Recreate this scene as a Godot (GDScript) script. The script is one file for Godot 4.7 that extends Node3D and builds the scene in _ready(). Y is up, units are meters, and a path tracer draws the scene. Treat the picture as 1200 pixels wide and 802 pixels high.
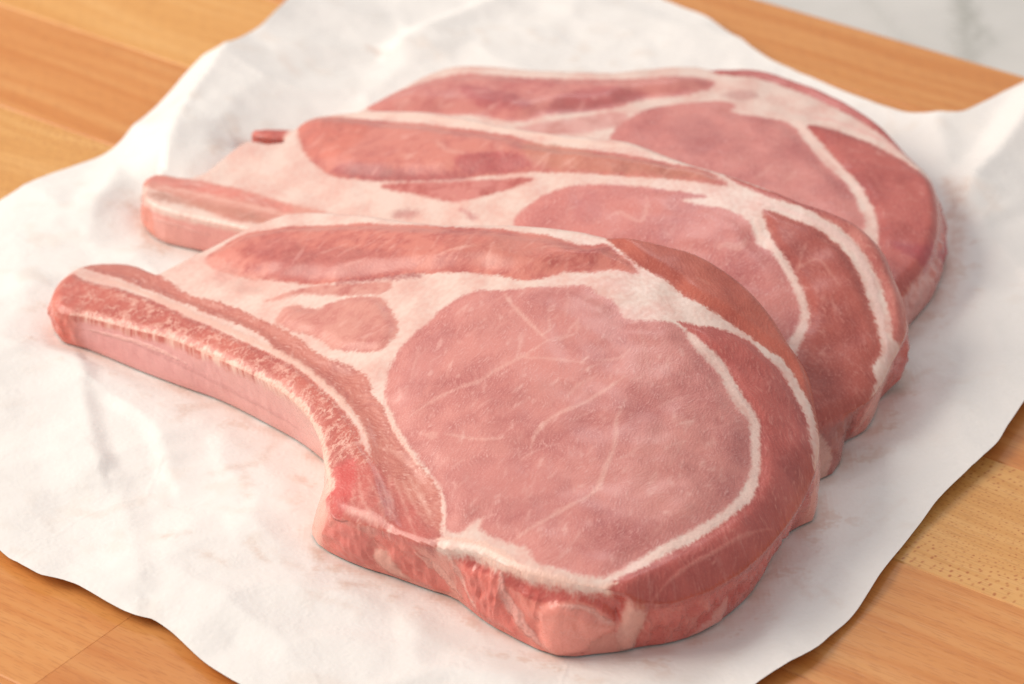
extends Node3D
# Three raw bone-in rib chops shingled on a sheet of white paper, on a board of glued maple staves, on a marble counter.
# Shapes are written in millimetres (x to the right, z towards the front) and built in metres.

const MM := 0.001
const FAT_TONE := Vector3(0.905, 0.80, 0.755)

var noise := FastNoiseLite.new()
var cells := FastNoiseLite.new()
var pores := FastNoiseLite.new()


func _ready() -> void:
	# camera
	var cam := Camera3D.new()
	cam.name = "camera"
	cam.position = Vector3(0, 0.4207, 0.7143)
	cam.rotation_degrees = Vector3(-30.5, 0, 0)
	cam.fov = 11.6
	cam.near = 0.05
	cam.far = 20.0
	var lens := CameraAttributesPhysical.new()
	lens.frustum_focal_length = 118.1
	lens.frustum_near = 0.05
	lens.frustum_far = 20.0
	lens.frustum_focus_distance = 0.748
	lens.exposure_aperture = 18.0
	cam.attributes = lens
	add_child(cam)
	# the room's soft all-round light, the window behind on the left, and the exposure
	var around := WorldEnvironment.new()
	around.name = "surroundings"
	var env := Environment.new()
	env.background_mode = Environment.BG_COLOR
	env.background_color = Color(0.80, 0.79, 0.785)
	env.background_energy_multiplier = 0.58
	env.tonemap_mode = Environment.TONE_MAPPER_LINEAR
	env.tonemap_exposure = 1.5
	env.sdfgi_enabled = true
	env.ssao_enabled = true
	env.ssil_enabled = true
	around.environment = env
	add_child(around)
	window_light("side_window_daylight", Vector3(-1.10, 0.85, -0.08), Vector2(1.0, 0.8), Color(1.0, 0.955, 0.90), 1.30)
	window_light("back_window_daylight", Vector3(0.05, 1.15, -0.95), Vector2(0.45, 0.35), Color(0.98, 0.975, 0.98), 0.16)

	noise.noise_type = FastNoiseLite.TYPE_SIMPLEX_SMOOTH
	noise.frequency = 1.0
	noise.fractal_octaves = 2
	noise.seed = 11
	cells.noise_type = FastNoiseLite.TYPE_CELLULAR
	cells.cellular_return_type = FastNoiseLite.RETURN_DISTANCE2_SUB
	cells.frequency = 1.0
	cells.seed = 5
	cells.fractal_type = FastNoiseLite.FRACTAL_NONE
	pores.noise_type = FastNoiseLite.TYPE_SIMPLEX
	pores.frequency = 1.0
	pores.fractal_type = FastNoiseLite.FRACTAL_NONE
	pores.seed = 77

	build_counter()
	build_board()
	var chops := [front_chop_data(), middle_chop_data(), rear_chop_data()]
	build_paper(chops)
	build_chop(chops[0], "pork_chop", "sharp front pork chop, whole round loin eye in view, its rib bone tip nearest", 0.2, 0.8)
	build_chop(chops[1], "pork_chop_001", "middle pork chop lying on the rear one and half under the front one", 0.28, 1.0)
	build_chop(chops[2], "pork_chop_002", "rearmost pork chop lying flat, its near half covered by the middle chop", 0.28, 1.0)


func window_light(called: String, at: Vector3, size: Vector2, tint: Color, energy: float) -> void:
	var l := AreaLight3D.new()
	l.name = called
	l.area_size = size
	l.light_color = tint
	l.light_energy = energy
	l.area_range = 6.0
	l.area_attenuation = 2.0
	l.shadow_enabled = true
	add_child(l)
	l.look_at_from_position(at, Vector3(0, 0, 0), Vector3.UP)


# ---------------------------------------------------------------- small helpers

func pairs(a: Array) -> PackedVector2Array:
	var out := PackedVector2Array()
	for i in a.size() / 2:
		out.append(Vector2(a[2 * i], a[2 * i + 1]))
	return out


func rounded(p: PackedVector2Array, n: int, closed := true) -> PackedVector2Array:
	var out := PackedVector2Array()
	var c := p.size()
	for i in (c if closed else c - 1):
		var a := p[(i - 1 + c) % c] if closed else p[maxi(i - 1, 0)]
		var b := p[i]
		var d := p[(i + 1) % c]
		var e := p[(i + 2) % c] if closed else p[mini(i + 2, c - 1)]
		for k in n:
			out.append(b.cubic_interpolate(d, a, e, float(k) / n))
	if not closed:
		out.append(p[c - 1])
	return out


func rgb(a: Array) -> Vector3:
	return Vector3(a[0] / 255.0, a[1] / 255.0, a[2] / 255.0)


func metas(o: Node, label: String, category: String, group := "") -> void:
	o.set_meta("label", label)
	o.set_meta("category", category)
	if group:
		o.set_meta("group", group)


func solid(called: String, parent: Node, mesh: Mesh, m: Material) -> MeshInstance3D:
	var o := MeshInstance3D.new()
	o.name = called
	o.mesh = mesh
	o.material_override = m
	o.cast_shadow = GeometryInstance3D.SHADOW_CASTING_SETTING_ON
	parent.add_child(o, true)
	return o


func array_mesh(v: PackedVector3Array, n: PackedVector3Array, uv: PackedVector2Array, t: PackedInt32Array) -> ArrayMesh:
	var a := []
	a.resize(Mesh.ARRAY_MAX)
	a[Mesh.ARRAY_VERTEX] = v
	a[Mesh.ARRAY_NORMAL] = n
	a[Mesh.ARRAY_TEX_UV] = uv
	a[Mesh.ARRAY_INDEX] = t
	var m := ArrayMesh.new()
	m.add_surface_from_arrays(Mesh.PRIMITIVE_TRIANGLES, a)
	return m


# Signed distance (millimetres, inside positive, cut off at band) of a closed outline on a grid of w x h nodes.
func distances(poly: PackedVector2Array, x0: float, z0: float, s: float, w: int, h: int, band: float, nearest: PackedFloat32Array = PackedFloat32Array()) -> PackedFloat32Array:
	var out := PackedFloat32Array()
	out.resize(w * h)
	out.fill(-band)
	var n := poly.size()
	var p := PackedVector2Array()
	for v in poly:
		p.append(Vector2((v.x - x0) / s, (v.y - z0) / s))
	for y in h:
		var xs := PackedFloat32Array()
		for i in n:
			var a := p[i]
			var b := p[(i + 1) % n]
			if (a.y <= y) != (b.y <= y):
				xs.append(a.x + (b.x - a.x) * (y - a.y) / (b.y - a.y))
		xs.sort()
		for k in xs.size() / 2:
			for x in range(maxi(0, ceili(xs[2 * k])), mini(w - 1, floori(xs[2 * k + 1])) + 1):
				out[y * w + x] = band
	var bt := band / s
	for i in n:
		var a := p[i]
		var e := p[(i + 1) % n] - a
		var l2 := maxf(e.length_squared(), 1e-9)
		var lo := Vector2(minf(a.x, a.x + e.x), minf(a.y, a.y + e.y)) - Vector2(bt, bt)
		var hi := Vector2(maxf(a.x, a.x + e.x), maxf(a.y, a.y + e.y)) + Vector2(bt, bt)
		var xa := maxi(0, floori(lo.x))
		var xb := mini(w - 1, ceili(hi.x))
		for y in range(maxi(0, floori(lo.y)), mini(h - 1, ceili(hi.y)) + 1):
			var py := y - a.y
			for x in range(xa, xb + 1):
				var px := x - a.x
				var t := clampf((px * e.x + py * e.y) / l2, 0.0, 1.0)
				var dx := px - t * e.x
				var dy := py - t * e.y
				var d := sqrt(dx * dx + dy * dy) * s
				var k := y * w + x
				if d < absf(out[k]):
					out[k] = d if out[k] > 0.0 else -d
					if nearest.size():
						nearest[k] = (i + t) / n
	return out


# ---------------------------------------------------------------- a sheet of colour, relief and gloss, painted in millimetres

class Sheet:
	var x0 := 0.0
	var z0 := 0.0
	var s := 0.2
	var w := 0
	var h := 0
	var r := PackedFloat32Array()
	var g := PackedFloat32Array()
	var b := PackedFloat32Array()
	var fine := PackedFloat32Array()   # relief drawn by the material
	var shape := PackedFloat32Array()  # relief built into the mesh
	var gloss := PackedFloat32Array()
	var id := PackedByteArray()

	func _init(x: float, z: float, step: float, across: int, down: int) -> void:
		x0 = x
		z0 = z
		s = step
		w = across
		h = down
		for a in [r, g, b, fine, shape, gloss]:
			pass
		r.resize(w * h)
		g.resize(w * h)
		b.resize(w * h)
		fine.resize(w * h)
		shape.resize(w * h)
		gloss.resize(w * h)
		id.resize(w * h)

	func tone(k: int, c: Vector3, m: float) -> void:
		r[k] += (c.x - r[k]) * m
		g[k] += (c.y - g[k]) * m
		b[k] += (c.z - b[k]) * m

	func shape_at(x: float, z: float) -> float:
		var fx := clampf((x - x0) / s, 0.0, w - 1.001)
		var fz := clampf((z - z0) / s, 0.0, h - 1.001)
		var ix := int(fx)
		var iz := int(fz)
		var k := iz * w + ix
		fx -= ix
		fz -= iz
		return lerpf(lerpf(shape[k], shape[k + 1], fx), lerpf(shape[k + w], shape[k + w + 1], fx), fz)

	func id_at(x: float, z: float) -> int:
		return id[clampi(int((z - z0) / s + 0.5), 0, h - 1) * w + clampi(int((x - x0) / s + 0.5), 0, w - 1)]

	func colour_map() -> ImageTexture:
		var bytes := PackedByteArray()
		bytes.resize(w * h * 3)
		for k in w * h:
			bytes[3 * k] = int(clampf(r[k], 0.0, 1.0) * 255.0 + 0.5)
			bytes[3 * k + 1] = int(clampf(g[k], 0.0, 1.0) * 255.0 + 0.5)
			bytes[3 * k + 2] = int(clampf(b[k], 0.0, 1.0) * 255.0 + 0.5)
		return ImageTexture.create_from_image(Image.create_from_data(w, h, false, Image.FORMAT_RGB8, bytes))

	func relief_map() -> ImageTexture:
		return ImageTexture.create_from_image(Image.create_from_data(w, h, false, Image.FORMAT_RF, fine.to_byte_array()))

	func gloss_map() -> ImageTexture:
		var bytes := PackedByteArray()
		bytes.resize(w * h)
		for k in w * h:
			bytes[k] = int(clampf(gloss[k], 0.0, 1.0) * 255.0 + 0.5)
		return ImageTexture.create_from_image(Image.create_from_data(w, h, false, Image.FORMAT_L8, bytes))


func material_of(c: Sheet, relief := 1.0, wet := 0.0) -> StandardMaterial3D:
	var m := StandardMaterial3D.new()
	m.albedo_texture = c.colour_map()
	m.heightmap_enabled = true
	m.heightmap_texture = c.relief_map()
	m.heightmap_scale = 0.1 * relief
	m.roughness = 1.0
	m.roughness_texture = c.gloss_map()
	m.roughness_texture_channel = BaseMaterial3D.TEXTURE_CHANNEL_RED
	m.metallic_specular = 0.5
	if wet > 0.0:
		m.clearcoat_enabled = true
		m.clearcoat = wet
		m.clearcoat_roughness = 0.24
	return m


# A filled area. st: tone, pale, dark; soft and wob (edge, mm); angle, long, thin (fibres, mm); grain, fleck, cell (amounts); rise, deep (built relief); id, rough, o
func area(c: Sheet, poly: PackedVector2Array, st: Dictionary) -> void:
	var lo := poly[0]
	var hi := poly[0]
	for v in poly:
		lo = lo.min(v)
		hi = hi.max(v)
	var deep: float = st.get("deep", 0.0)
	var rise: float = st.get("rise", 2.0)
	var band := maxf(rise, 2.5)
	var ix := maxi(0, int((lo.x - c.x0 - band) / c.s))
	var iz := maxi(0, int((lo.y - c.z0 - band) / c.s))
	var jx := mini(c.w, int((hi.x - c.x0 + band) / c.s) + 2)
	var jz := mini(c.h, int((hi.y - c.z0 + band) / c.s) + 2)
	if jx - ix < 2 or jz - iz < 2:
		return
	var sd := distances(poly, c.x0 + ix * c.s, c.z0 + iz * c.s, c.s, jx - ix, jz - iz, band)
	var tone: Vector3 = st.tone
	var pale: Vector3 = st.get("pale", Vector3(0.9, 0.75, 0.71))
	var dark: Vector3 = st.get("dark", tone * 0.8)
	var soft: float = st.get("soft", 0.35)
	var wob: float = st.get("wob", 0.5)
	var ca := cos(st.get("angle", 0.0))
	var sa := sin(st.get("angle", 0.0))
	var long: float = st.get("long", 5.0)
	var thin: float = st.get("thin", 0.7)
	var grain: float = st.get("grain", 0.05)
	var fleck: float = st.get("fleck", 0.3)
	var speck: float = st.get("speck", 0.25)  # fine pale dots: moist sparkle painted into the colour
	var cell: float = st.get("cell", 0.0)
	var rough: float = st.get("rough", 0.42)
	var o: float = st.get("o", 1.0)
	var number: int = st.get("id", -1)
	var mottle: float = st.get("mottle", 0.30)
	var raised: float = st.get("raise", 0.0)
	var seed: float = st.get("seed", 0.0)
	var margin := soft + wob * 1.3
	for y in range(iz, jz):
		var z := c.z0 + y * c.s
		for x_ in range(ix, jx):
			var d := sd[(y - iz) * (jx - ix) + x_ - ix]
			if d < -margin:
				continue
			var x := c.x0 + x_ * c.s
			var m := 1.0
			if d < margin:
				m = smoothstep(-soft, soft, d + wob * (0.7 * noise.get_noise_2d(x * 0.35 + seed, z * 0.35) + 0.5 * noise.get_noise_2d(x * 1.2, z * 1.2 + seed) + 0.35 * pores.get_noise_2d((x * ca + z * sa) / 2.0, (z * ca - x * sa) / 0.8 + seed)))
				if m <= 0.0:
					continue
			var u := x * ca + z * sa
			var v := -x * sa + z * ca
			var bend := noise.get_noise_2d(x * 0.06 + seed, z * 0.06) * 2.5
			var low := noise.get_noise_2d(x * 0.045 + seed, z * 0.045 - seed)
			var mott := noise.get_noise_2d(x * 0.22 + seed, z * 0.22 + 2.0 * seed)
			var fib := noise.get_noise_2d(u / long + seed, (v + bend) / thin)
			var fl := pores.get_noise_2d(u / (long * 0.5) + 31.0, (v + bend) / (thin * 1.1) + seed)
			var sp := pores.get_noise_2d(x * 2.4, z * 2.4 + seed)
			var k := y * c.w + x_
			var col := tone.lerp(dark, clampf(0.75 * low + mottle * mott - grain * 5.0 * fib + 0.25, 0.0, 1.0))
			col = col.lerp(pale, clampf(fleck * (smoothstep(0.35, 0.95, fl) * clampf(0.5 + 1.2 * mott, 0.0, 1.3)) + speck * smoothstep(0.5, 0.95, sp) + grain * 2.0 * maxf(fib, 0.0), 0.0, 0.85))
			var f := 0.012 * fib + 0.024 * sp + 0.018 * fl + 0.012 * mott
			if cell > 0.0:
				var cn := cells.get_noise_2d(u / 2.8 + 0.6 * mott + 0.45 * noise.get_noise_2d(x * 0.7, z * 0.7), v / 1.9 + 0.6 * mott + 0.45 * noise.get_noise_2d(x * 0.7 + 20.0, z * 0.7)) + 1.0
				var wall := 1.0 - smoothstep(0.0, 0.42, cn)
				wall *= clampf(0.65 + 1.2 * mott + 0.5 * sp, 0.0, 1.0)
				col = col.lerp(pale, cell * wall)
				f += 0.10 * wall * cell
			c.tone(k, col, m * o)
			c.fine[k] = lerpf(c.fine[k], f, m * o)
			c.gloss[k] = lerpf(c.gloss[k], clampf(rough + 0.10 * low + 0.10 * sp, 0.15, 0.9), m * o)
			if raised != 0.0:
				c.fine[k] += raised * smoothstep(-margin, 1.2, d)
			if deep != 0.0:
				c.shape[k] += deep * smoothstep(0.0, rise, d)
			if number >= 0 and m > 0.5:
				c.id[k] = number


# A line of fat or a vein: width w (mm), uneven, fading towards its ends.
func stroke(c: Sheet, line: PackedVector2Array, wide: float, tone: Vector3, o: float, wob := 0.4, soft := 0.35, relief := 0.05, ends := true, number := -1) -> void:
	var n := line.size()
	var lo := line[0]
	var hi := line[0]
	var total := 0.0
	for i in n:
		lo = lo.min(line[i])
		hi = hi.max(line[i])
		if i:
			total += line[i].distance_to(line[i - 1])
	var reach := wide * 0.5 + soft + wob
	var ix := maxi(0, int((lo.x - c.x0 - reach) / c.s))
	var iz := maxi(0, int((lo.y - c.z0 - reach) / c.s))
	var jx := mini(c.w, int((hi.x - c.x0 + reach) / c.s) + 2)
	var jz := mini(c.h, int((hi.y - c.z0 + reach) / c.s) + 2)
	var bw := jx - ix
	if bw < 1 or jz - iz < 1:
		return
	var near := PackedFloat32Array()
	near.resize(bw * (jz - iz))
	near.fill(1e6)
	var along := PackedFloat32Array()
	along.resize(near.size())
	var run := 0.0
	for i in n - 1:
		var a := line[i]
		var e := line[i + 1] - a
		var l := maxf(e.length(), 1e-6)
		for y in range(maxi(iz, int((minf(a.y, a.y + e.y) - reach - c.z0) / c.s)), mini(jz, int((maxf(a.y, a.y + e.y) + reach - c.z0) / c.s) + 2)):
			for x in range(maxi(ix, int((minf(a.x, a.x + e.x) - reach - c.x0) / c.s)), mini(jx, int((maxf(a.x, a.x + e.x) + reach - c.x0) / c.s) + 2)):
				var p := Vector2(c.x0 + x * c.s, c.z0 + y * c.s) - a
				var t := clampf(p.dot(e) / (l * l), 0.0, 1.0)
				var d := (p - t * e).length()
				var k := (y - iz) * bw + x - ix
				if d < near[k]:
					near[k] = d
					along[k] = (run + t * l) / total
		run += l
	for y in range(iz, jz):
		for x in range(ix, jx):
			var k := (y - iz) * bw + x - ix
			if near[k] > reach:
				continue
			var px := c.x0 + x * c.s
			var pz := c.z0 + y * c.s
			var half := wide * 0.5
			if ends:
				half *= smoothstep(0.0, 0.25, along[k]) * smoothstep(0.0, 0.25, 1.0 - along[k]) * 0.75 + 0.25
			half *= 1.0 + 0.45 * noise.get_noise_2d(px * 0.09 + 11.0, pz * 0.09)
			half += wob * (0.8 * noise.get_noise_2d(px * 0.3 + 40.0, pz * 0.3) + 0.35 * noise.get_noise_2d(px * 1.7, pz * 1.7 + 40.0))
			var m := o * (1.0 - smoothstep(half - soft, half + soft, near[k]))
			if m <= 0.0:
				continue
			m *= clampf(0.92 + 0.3 * pores.get_noise_2d(px * 1.1, pz * 1.1), 0.0, 1.0)
			var q := y * c.w + x
			c.tone(q, tone * (1.0 + 0.04 * pores.get_noise_2d(px * 2.2, pz * 2.2)), m)
			c.fine[q] += relief * m
			c.gloss[q] = lerpf(c.gloss[q], 0.5, m)
			if number >= 0 and m > 0.5:
				c.id[q] = number


# Short uneven streaks of fat scattered through a muscle.
func streaks(c: Sheet, poly: PackedVector2Array, many: int, angle: float, long: float, wide: float, o: float, seed: int) -> void:
	var rng := RandomNumberGenerator.new()
	rng.seed = seed
	var lo := poly[0]
	var hi := poly[0]
	for v in poly:
		lo = lo.min(v)
		hi = hi.max(v)
	var left := many
	for tries in many * 6:
		if left <= 0:
			break
		var p := Vector2(rng.randf_range(lo.x, hi.x), rng.randf_range(lo.y, hi.y))
		var a := angle + rng.randf_range(-0.5, 0.5)
		var l := long * rng.randf_range(0.4, 1.5)
		var line := PackedVector2Array([p])
		for k in 4:
			a += rng.randf_range(-0.35, 0.35)
			line.append(line[k] + Vector2(cos(a), sin(a)) * l * 0.25)
		if not Geometry2D.is_point_in_polygon(p, poly) or not Geometry2D.is_point_in_polygon(line[4], poly):
			continue
		left -= 1
		stroke(c, rounded(line, 2, false), wide * rng.randf_range(0.5, 1.8), Vector3(0.91, 0.715, 0.675), o * rng.randf_range(0.4, 1.2), 0.4, 0.45, 0.01)


# ---------------------------------------------------------------- meshing an outline on a grid

# Cells cut along the zero line of sd: points (grid units), triangles, edge segments.
func cut_grid(sd: PackedFloat32Array, w: int, h: int) -> Dictionary:
	var pts := PackedVector2Array()
	var tris := PackedInt32Array()
	var rim := PackedInt32Array()
	var node := PackedInt32Array()
	node.resize(w * h)
	node.fill(-1)
	var cross := {}
	for y in h - 1:
		for x in w - 1:
			var k := y * w + x
			var c := [k, k + 1, k + w + 1, k + w]
			var inside := int(sd[c[0]] > 0.0) + int(sd[c[1]] > 0.0) + int(sd[c[2]] > 0.0) + int(sd[c[3]] > 0.0)
			if inside == 0:
				continue
			var loop := PackedInt32Array()
			var cut := PackedInt32Array()
			for i in 4:
				var a: int = c[i]
				var b: int = c[(i + 1) % 4]
				if sd[a] > 0.0:
					if node[a] < 0:
						node[a] = pts.size()
						pts.append(Vector2(a % w, a / w))
					loop.append(node[a])
					cut.append(0)
				if (sd[a] > 0.0) != (sd[b] > 0.0):
					var key := mini(a, b) * 2 + int(absi(a - b) > 1)
					if not cross.has(key):
						var t := clampf(sd[a] / (sd[a] - sd[b]), 0.02, 0.98)
						cross[key] = pts.size()
						pts.append(Vector2(a % w, a / w).lerp(Vector2(b % w, b / w), t))
					loop.append(cross[key])
					cut.append(1 if sd[a] > 0.0 else 2)
			var n := loop.size()
			for i in range(1, n - 1):
				tris.append_array(PackedInt32Array([loop[0], loop[i], loop[i + 1]]))
			for i in n:
				if cut[i] == 1 and cut[(i + 1) % n] == 2:
					rim.append(loop[i])
					rim.append(loop[(i + 1) % n])
	return {"points": pts, "tris": tris, "rim": rim}


func add_normals(v: PackedVector3Array, t: PackedInt32Array, n: PackedVector3Array) -> void:
	for i in t.size() / 3:
		var a := t[3 * i]
		var b := t[3 * i + 1]
		var c := t[3 * i + 2]
		var f := (v[c] - v[a]).cross(v[b] - v[a])
		n[a] += f
		n[b] += f
		n[c] += f


# ---------------------------------------------------------------- the chops

func height_of(f: Array, x: float, z: float) -> float:
	var a: float = (x - f[0]) / 100.0
	var b: float = (z - f[1]) / 100.0
	return f[2] + f[3] * a + f[4] * b + f[5] * a * a + f[6] * a * b + f[7] * b * b + f[8] * a * a * a + f[9] * a * a * b + f[10] * a * b * b + f[11] * b * b * b


func paint_top(d: Dictionary, c: Sheet, which: int) -> void:
	# bare fat first, then muscles, bone, seams, veins
	for y in c.h:
		for x in c.w:
			var px := c.x0 + x * c.s
			var pz := c.z0 + y * c.s
			var k := y * c.w + x
			var low := noise.get_noise_2d(px * 0.07 + 9.0, pz * 0.07)
			var mid := noise.get_noise_2d(px * 0.5, pz * 0.5 + 9.0)
			var col := FAT_TONE.lerp(Vector3(0.865, 0.655, 0.61), clampf(0.28 + 0.6 * low + 0.3 * mid, 0.0, 0.85))
			c.r[k] = col.x
			c.g[k] = col.y
			c.b[k] = col.z
			c.fine[k] = 0.04 * mid
			c.gloss[k] = 0.44 + 0.1 * mid
	var cap := {"tone": Vector3(0.745, 0.36, 0.315), "dark": Vector3(0.62, 0.25, 0.225), "grain": 0.04, "pale": Vector3(0.88, 0.63, 0.575), "angle": 1.25, "long": 5.0, "thin": 0.7, "fleck": 0.35, "speck": 0.25, "rough": 0.46, "id": 2, "wob": 0.6, "soft": 0.6, "deep": 0.5, "rise": 2.5, "seed": 3.0 + which}
	var flap := cap.duplicate()
	flap.merge({"tone": Vector3(0.825, 0.49, 0.435), "dark": Vector3(0.68, 0.315, 0.29), "deep": 2.0, "rise": 6.5, "angle": -0.5, "long": 4.0, "thin": 0.9, "mottle": 0.6, "fleck": 0.42, "seed": 17.0 + which}, true)
	var eye := {"tone": Vector3(0.825, 0.53, 0.498), "dark": Vector3(0.70, 0.39, 0.375), "pale": Vector3(0.905, 0.695, 0.665), "angle": -1.2, "long": 5.0, "thin": 0.5, "grain": 0.04, "fleck": 0.50, "speck": 0.40, "rough": 0.46, "id": 1, "wob": 0.6, "soft": 0.7, "deep": 0.5, "rise": 5.0, "seed": 29.0 + which}
	if which == 0:
		area(c, rounded(pairs(d.flap), 4), flap)
		area(c, rounded(pairs(d.strip), 4), flap.merged({"tone": Vector3(0.83, 0.56, 0.51), "deep": 0.0, "soft": 0.7, "o": 0.85}, true))
		area(c, rounded(pairs(d.oval), 4), flap.merged({"tone": Vector3(0.835, 0.57, 0.52), "dark": Vector3(0.76, 0.45, 0.42), "fleck": 0.55, "deep": 0.7, "rise": 3.0, "soft": 0.6}, true))
		area(c, rounded(pairs(d.outer), 4), cap.merged({"tone": Vector3(0.75, 0.375, 0.30), "dark": Vector3(0.63, 0.265, 0.21), "fleck": 0.2, "soft": 0.5, "deep": 1.0, "rise": 4.0}, true))
		area(c, rounded(pairs(d.inner), 4), cap.merged({"tone": Vector3(0.73, 0.35, 0.315), "dark": Vector3(0.61, 0.25, 0.23), "angle": 1.45, "long": 7.0}, true))
		area(c, rounded(pairs(d.ribstrip), 4), cap.merged({"tone": Vector3(0.765, 0.455, 0.40), "dark": Vector3(0.66, 0.33, 0.295), "pale": Vector3(0.89, 0.69, 0.645), "angle": 0.85, "long": 5.0, "thin": 0.7, "fleck": 0.6, "grain": 0.08, "soft": 0.5, "deep": -0.5}, true))
		area(c, rounded(pairs(d.marrow), 4), {"tone": Vector3(0.775, 0.405, 0.35), "dark": Vector3(0.68, 0.31, 0.275), "pale": Vector3(0.93, 0.755, 0.69), "angle": 2.1, "long": 4.4, "thin": 0.62, "fleck": 0.2, "speck": 0.2, "grain": 0.05, "cell": 0.8, "rough": 0.45, "id": 3, "wob": 0.4, "soft": 0.4, "deep": 0.6, "rise": 1.8, "seed": 51.0})
		area(c, rounded(pairs(d.eye), 4), eye)
	elif which == 1:
		area(c, rounded(pairs(d.rib), 4), {"tone": Vector3(0.84, 0.56, 0.50), "dark": Vector3(0.76, 0.45, 0.40), "pale": Vector3(0.91, 0.74, 0.68), "angle": 0.35, "long": 12.0, "thin": 1.0, "fleck": 0.5, "rough": 0.45, "id": 3, "soft": 0.8, "seed": 51.0, "o": 0.85})
		area(c, rounded(pairs(d.flap), 4), flap.merged({"tone": Vector3(0.82, 0.50, 0.45), "dark": Vector3(0.71, 0.37, 0.35)}, true))
		area(c, rounded(pairs(d.strip), 4), flap.merged({"tone": Vector3(0.81, 0.50, 0.47), "deep": 0.0, "soft": 0.8}, true))
		area(c, rounded(pairs(d.rim), 4), cap.merged({"tone": Vector3(0.80, 0.47, 0.42), "fleck": 0.45}, true))
		area(c, rounded(pairs(d.cap), 4), cap.merged({"tone": Vector3(0.71, 0.345, 0.295), "dark": Vector3(0.59, 0.245, 0.215), "angle": 1.2}, true))
		area(c, rounded(pairs(d.red), 4), cap.merged({"deep": 0.0, "soft": 0.6}, true))
		area(c, rounded(pairs(d.eye), 4), eye.merged({"tone": Vector3(0.82, 0.505, 0.475), "dark": Vector3(0.70, 0.375, 0.365)}, true))
	else:
		area(c, rounded(pairs(d.tip), 4), flap.merged({"tone": Vector3(0.80, 0.42, 0.37), "id": 3, "deep": 0.0}, true))
		area(c, rounded(pairs(d.flap), 4), flap.merged({"tone": Vector3(0.825, 0.52, 0.485), "dark": Vector3(0.74, 0.40, 0.39)}, true))
		area(c, rounded(pairs(d.strip), 4), flap.merged({"tone": Vector3(0.83, 0.55, 0.53), "o": 0.6, "deep": 0.0, "soft": 1.0}, true))
		area(c, rounded(pairs(d.rim), 4), cap.merged({"tone": Vector3(0.765, 0.42, 0.40)}, true))
		area(c, rounded(pairs(d.cap), 4), cap.merged({"tone": Vector3(0.735, 0.345, 0.305), "dark": Vector3(0.62, 0.235, 0.215)}, true))
		area(c, rounded(pairs(d.eye), 4), eye.merged({"tone": Vector3(0.82, 0.505, 0.475), "dark": Vector3(0.69, 0.36, 0.35)}, true))
	for p in d.patches:
		area(c, rounded(pairs(p.p), 4), {"tone": rgb(p.c), "o": p.o, "soft": 1.2, "wob": 1.0, "grain": 0.06, "fleck": 0.25, "angle": 1.0})
	if which == 0:
		streaks(c, pairs(d.flap), 46, -0.75, 5.0, 0.5, 0.32, 61)
		streaks(c, pairs(d.eye), 200, -1.15, 2.4, 0.5, 0.42, 62)
		streaks(c, pairs(d.eye), 60, -1.0, 5.5, 0.55, 0.34, 72)
		streaks(c, pairs(d.inner), 60, 1.5, 3.0, 0.35, 0.20, 63)
		streaks(c, pairs(d.oval), 16, -0.8, 2.5, 0.6, 0.35, 64)
		streaks(c, pairs(d.ribstrip), 60, 0.95, 3.0, 0.4, 0.35, 65)
	elif which == 1:
		streaks(c, pairs(d.flap), 40, -0.5, 4.5, 0.7, 0.35, 66)
		streaks(c, pairs(d.eye), 60, -1.15, 3.0, 0.5, 0.25, 67)
		streaks(c, pairs(d.cap), 70, 1.4, 3.5, 0.4, 0.22, 68)
		streaks(c, pairs(d.rib), 30, 0.3, 7.0, 0.6, 0.35, 69)
	else:
		streaks(c, pairs(d.flap), 50, -0.3, 4.0, 0.8, 0.35, 70)
		streaks(c, pairs(d.cap), 50, 1.2, 3.5, 0.5, 0.25, 71)
	for v in d.veins:
		stroke(c, rounded(pairs(v.p), 4, false), v.w, Vector3(0.925, 0.745, 0.69), v.o * 0.7, 0.35, 0.5, 0.02)
	for key in d:
		if not key.begins_with("line_"):
			continue
		var line := rounded(pairs(d[key]), 4, false)
		match key:
			"line_cort":
				stroke(c, line, 1.7, Vector3(0.885, 0.705, 0.645), 0.85, 0.6, 0.5, 0.12)
			"line_eyeline":
				stroke(c, line, 1.5 if which == 0 else 1.3, Vector3(0.93, 0.79, 0.745), 0.92, 0.6, 0.6, 0.06, false, 4)
			"line_eyebot":
				stroke(c, line, 1.8, Vector3(0.92, 0.755, 0.695), 0.95, 0.6, 0.35, 0.1, true)
			"line_eyeleft":
				stroke(c, line, 1.2, Vector3(0.93, 0.775, 0.72), 0.9, 0.4, 0.35, 0.08, true)
			"line_ridge":
				stroke(c, line, 0.8, Vector3(0.84, 0.54, 0.49), 0.6, 0.2, 0.3, 0.1)
			"line_edge":
				stroke(c, line, 1.5, Vector3(0.94, 0.79, 0.725), 0.9, 0.9, 0.4, 0.15, false)
			"line_fringe":
				stroke(c, line, 0.8, Vector3(0.93, 0.79, 0.74), 0.8, 0.3, 0.25, 0.08)
			"line_outer":
				stroke(c, line, 1.85, Vector3(0.925, 0.78, 0.745), 0.95, 0.6, 0.4, 0.06, true, 5)
			"line_seam":
				stroke(c, line, 1.1, Vector3(0.90, 0.69, 0.655), 0.85, 0.5, 0.4, 0.05, true, 5)
			"line_fatrim":
				stroke(c, line, 1.6, Vector3(0.92, 0.79, 0.735), 0.8, 0.6, 0.6, 0.04, true)


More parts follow.
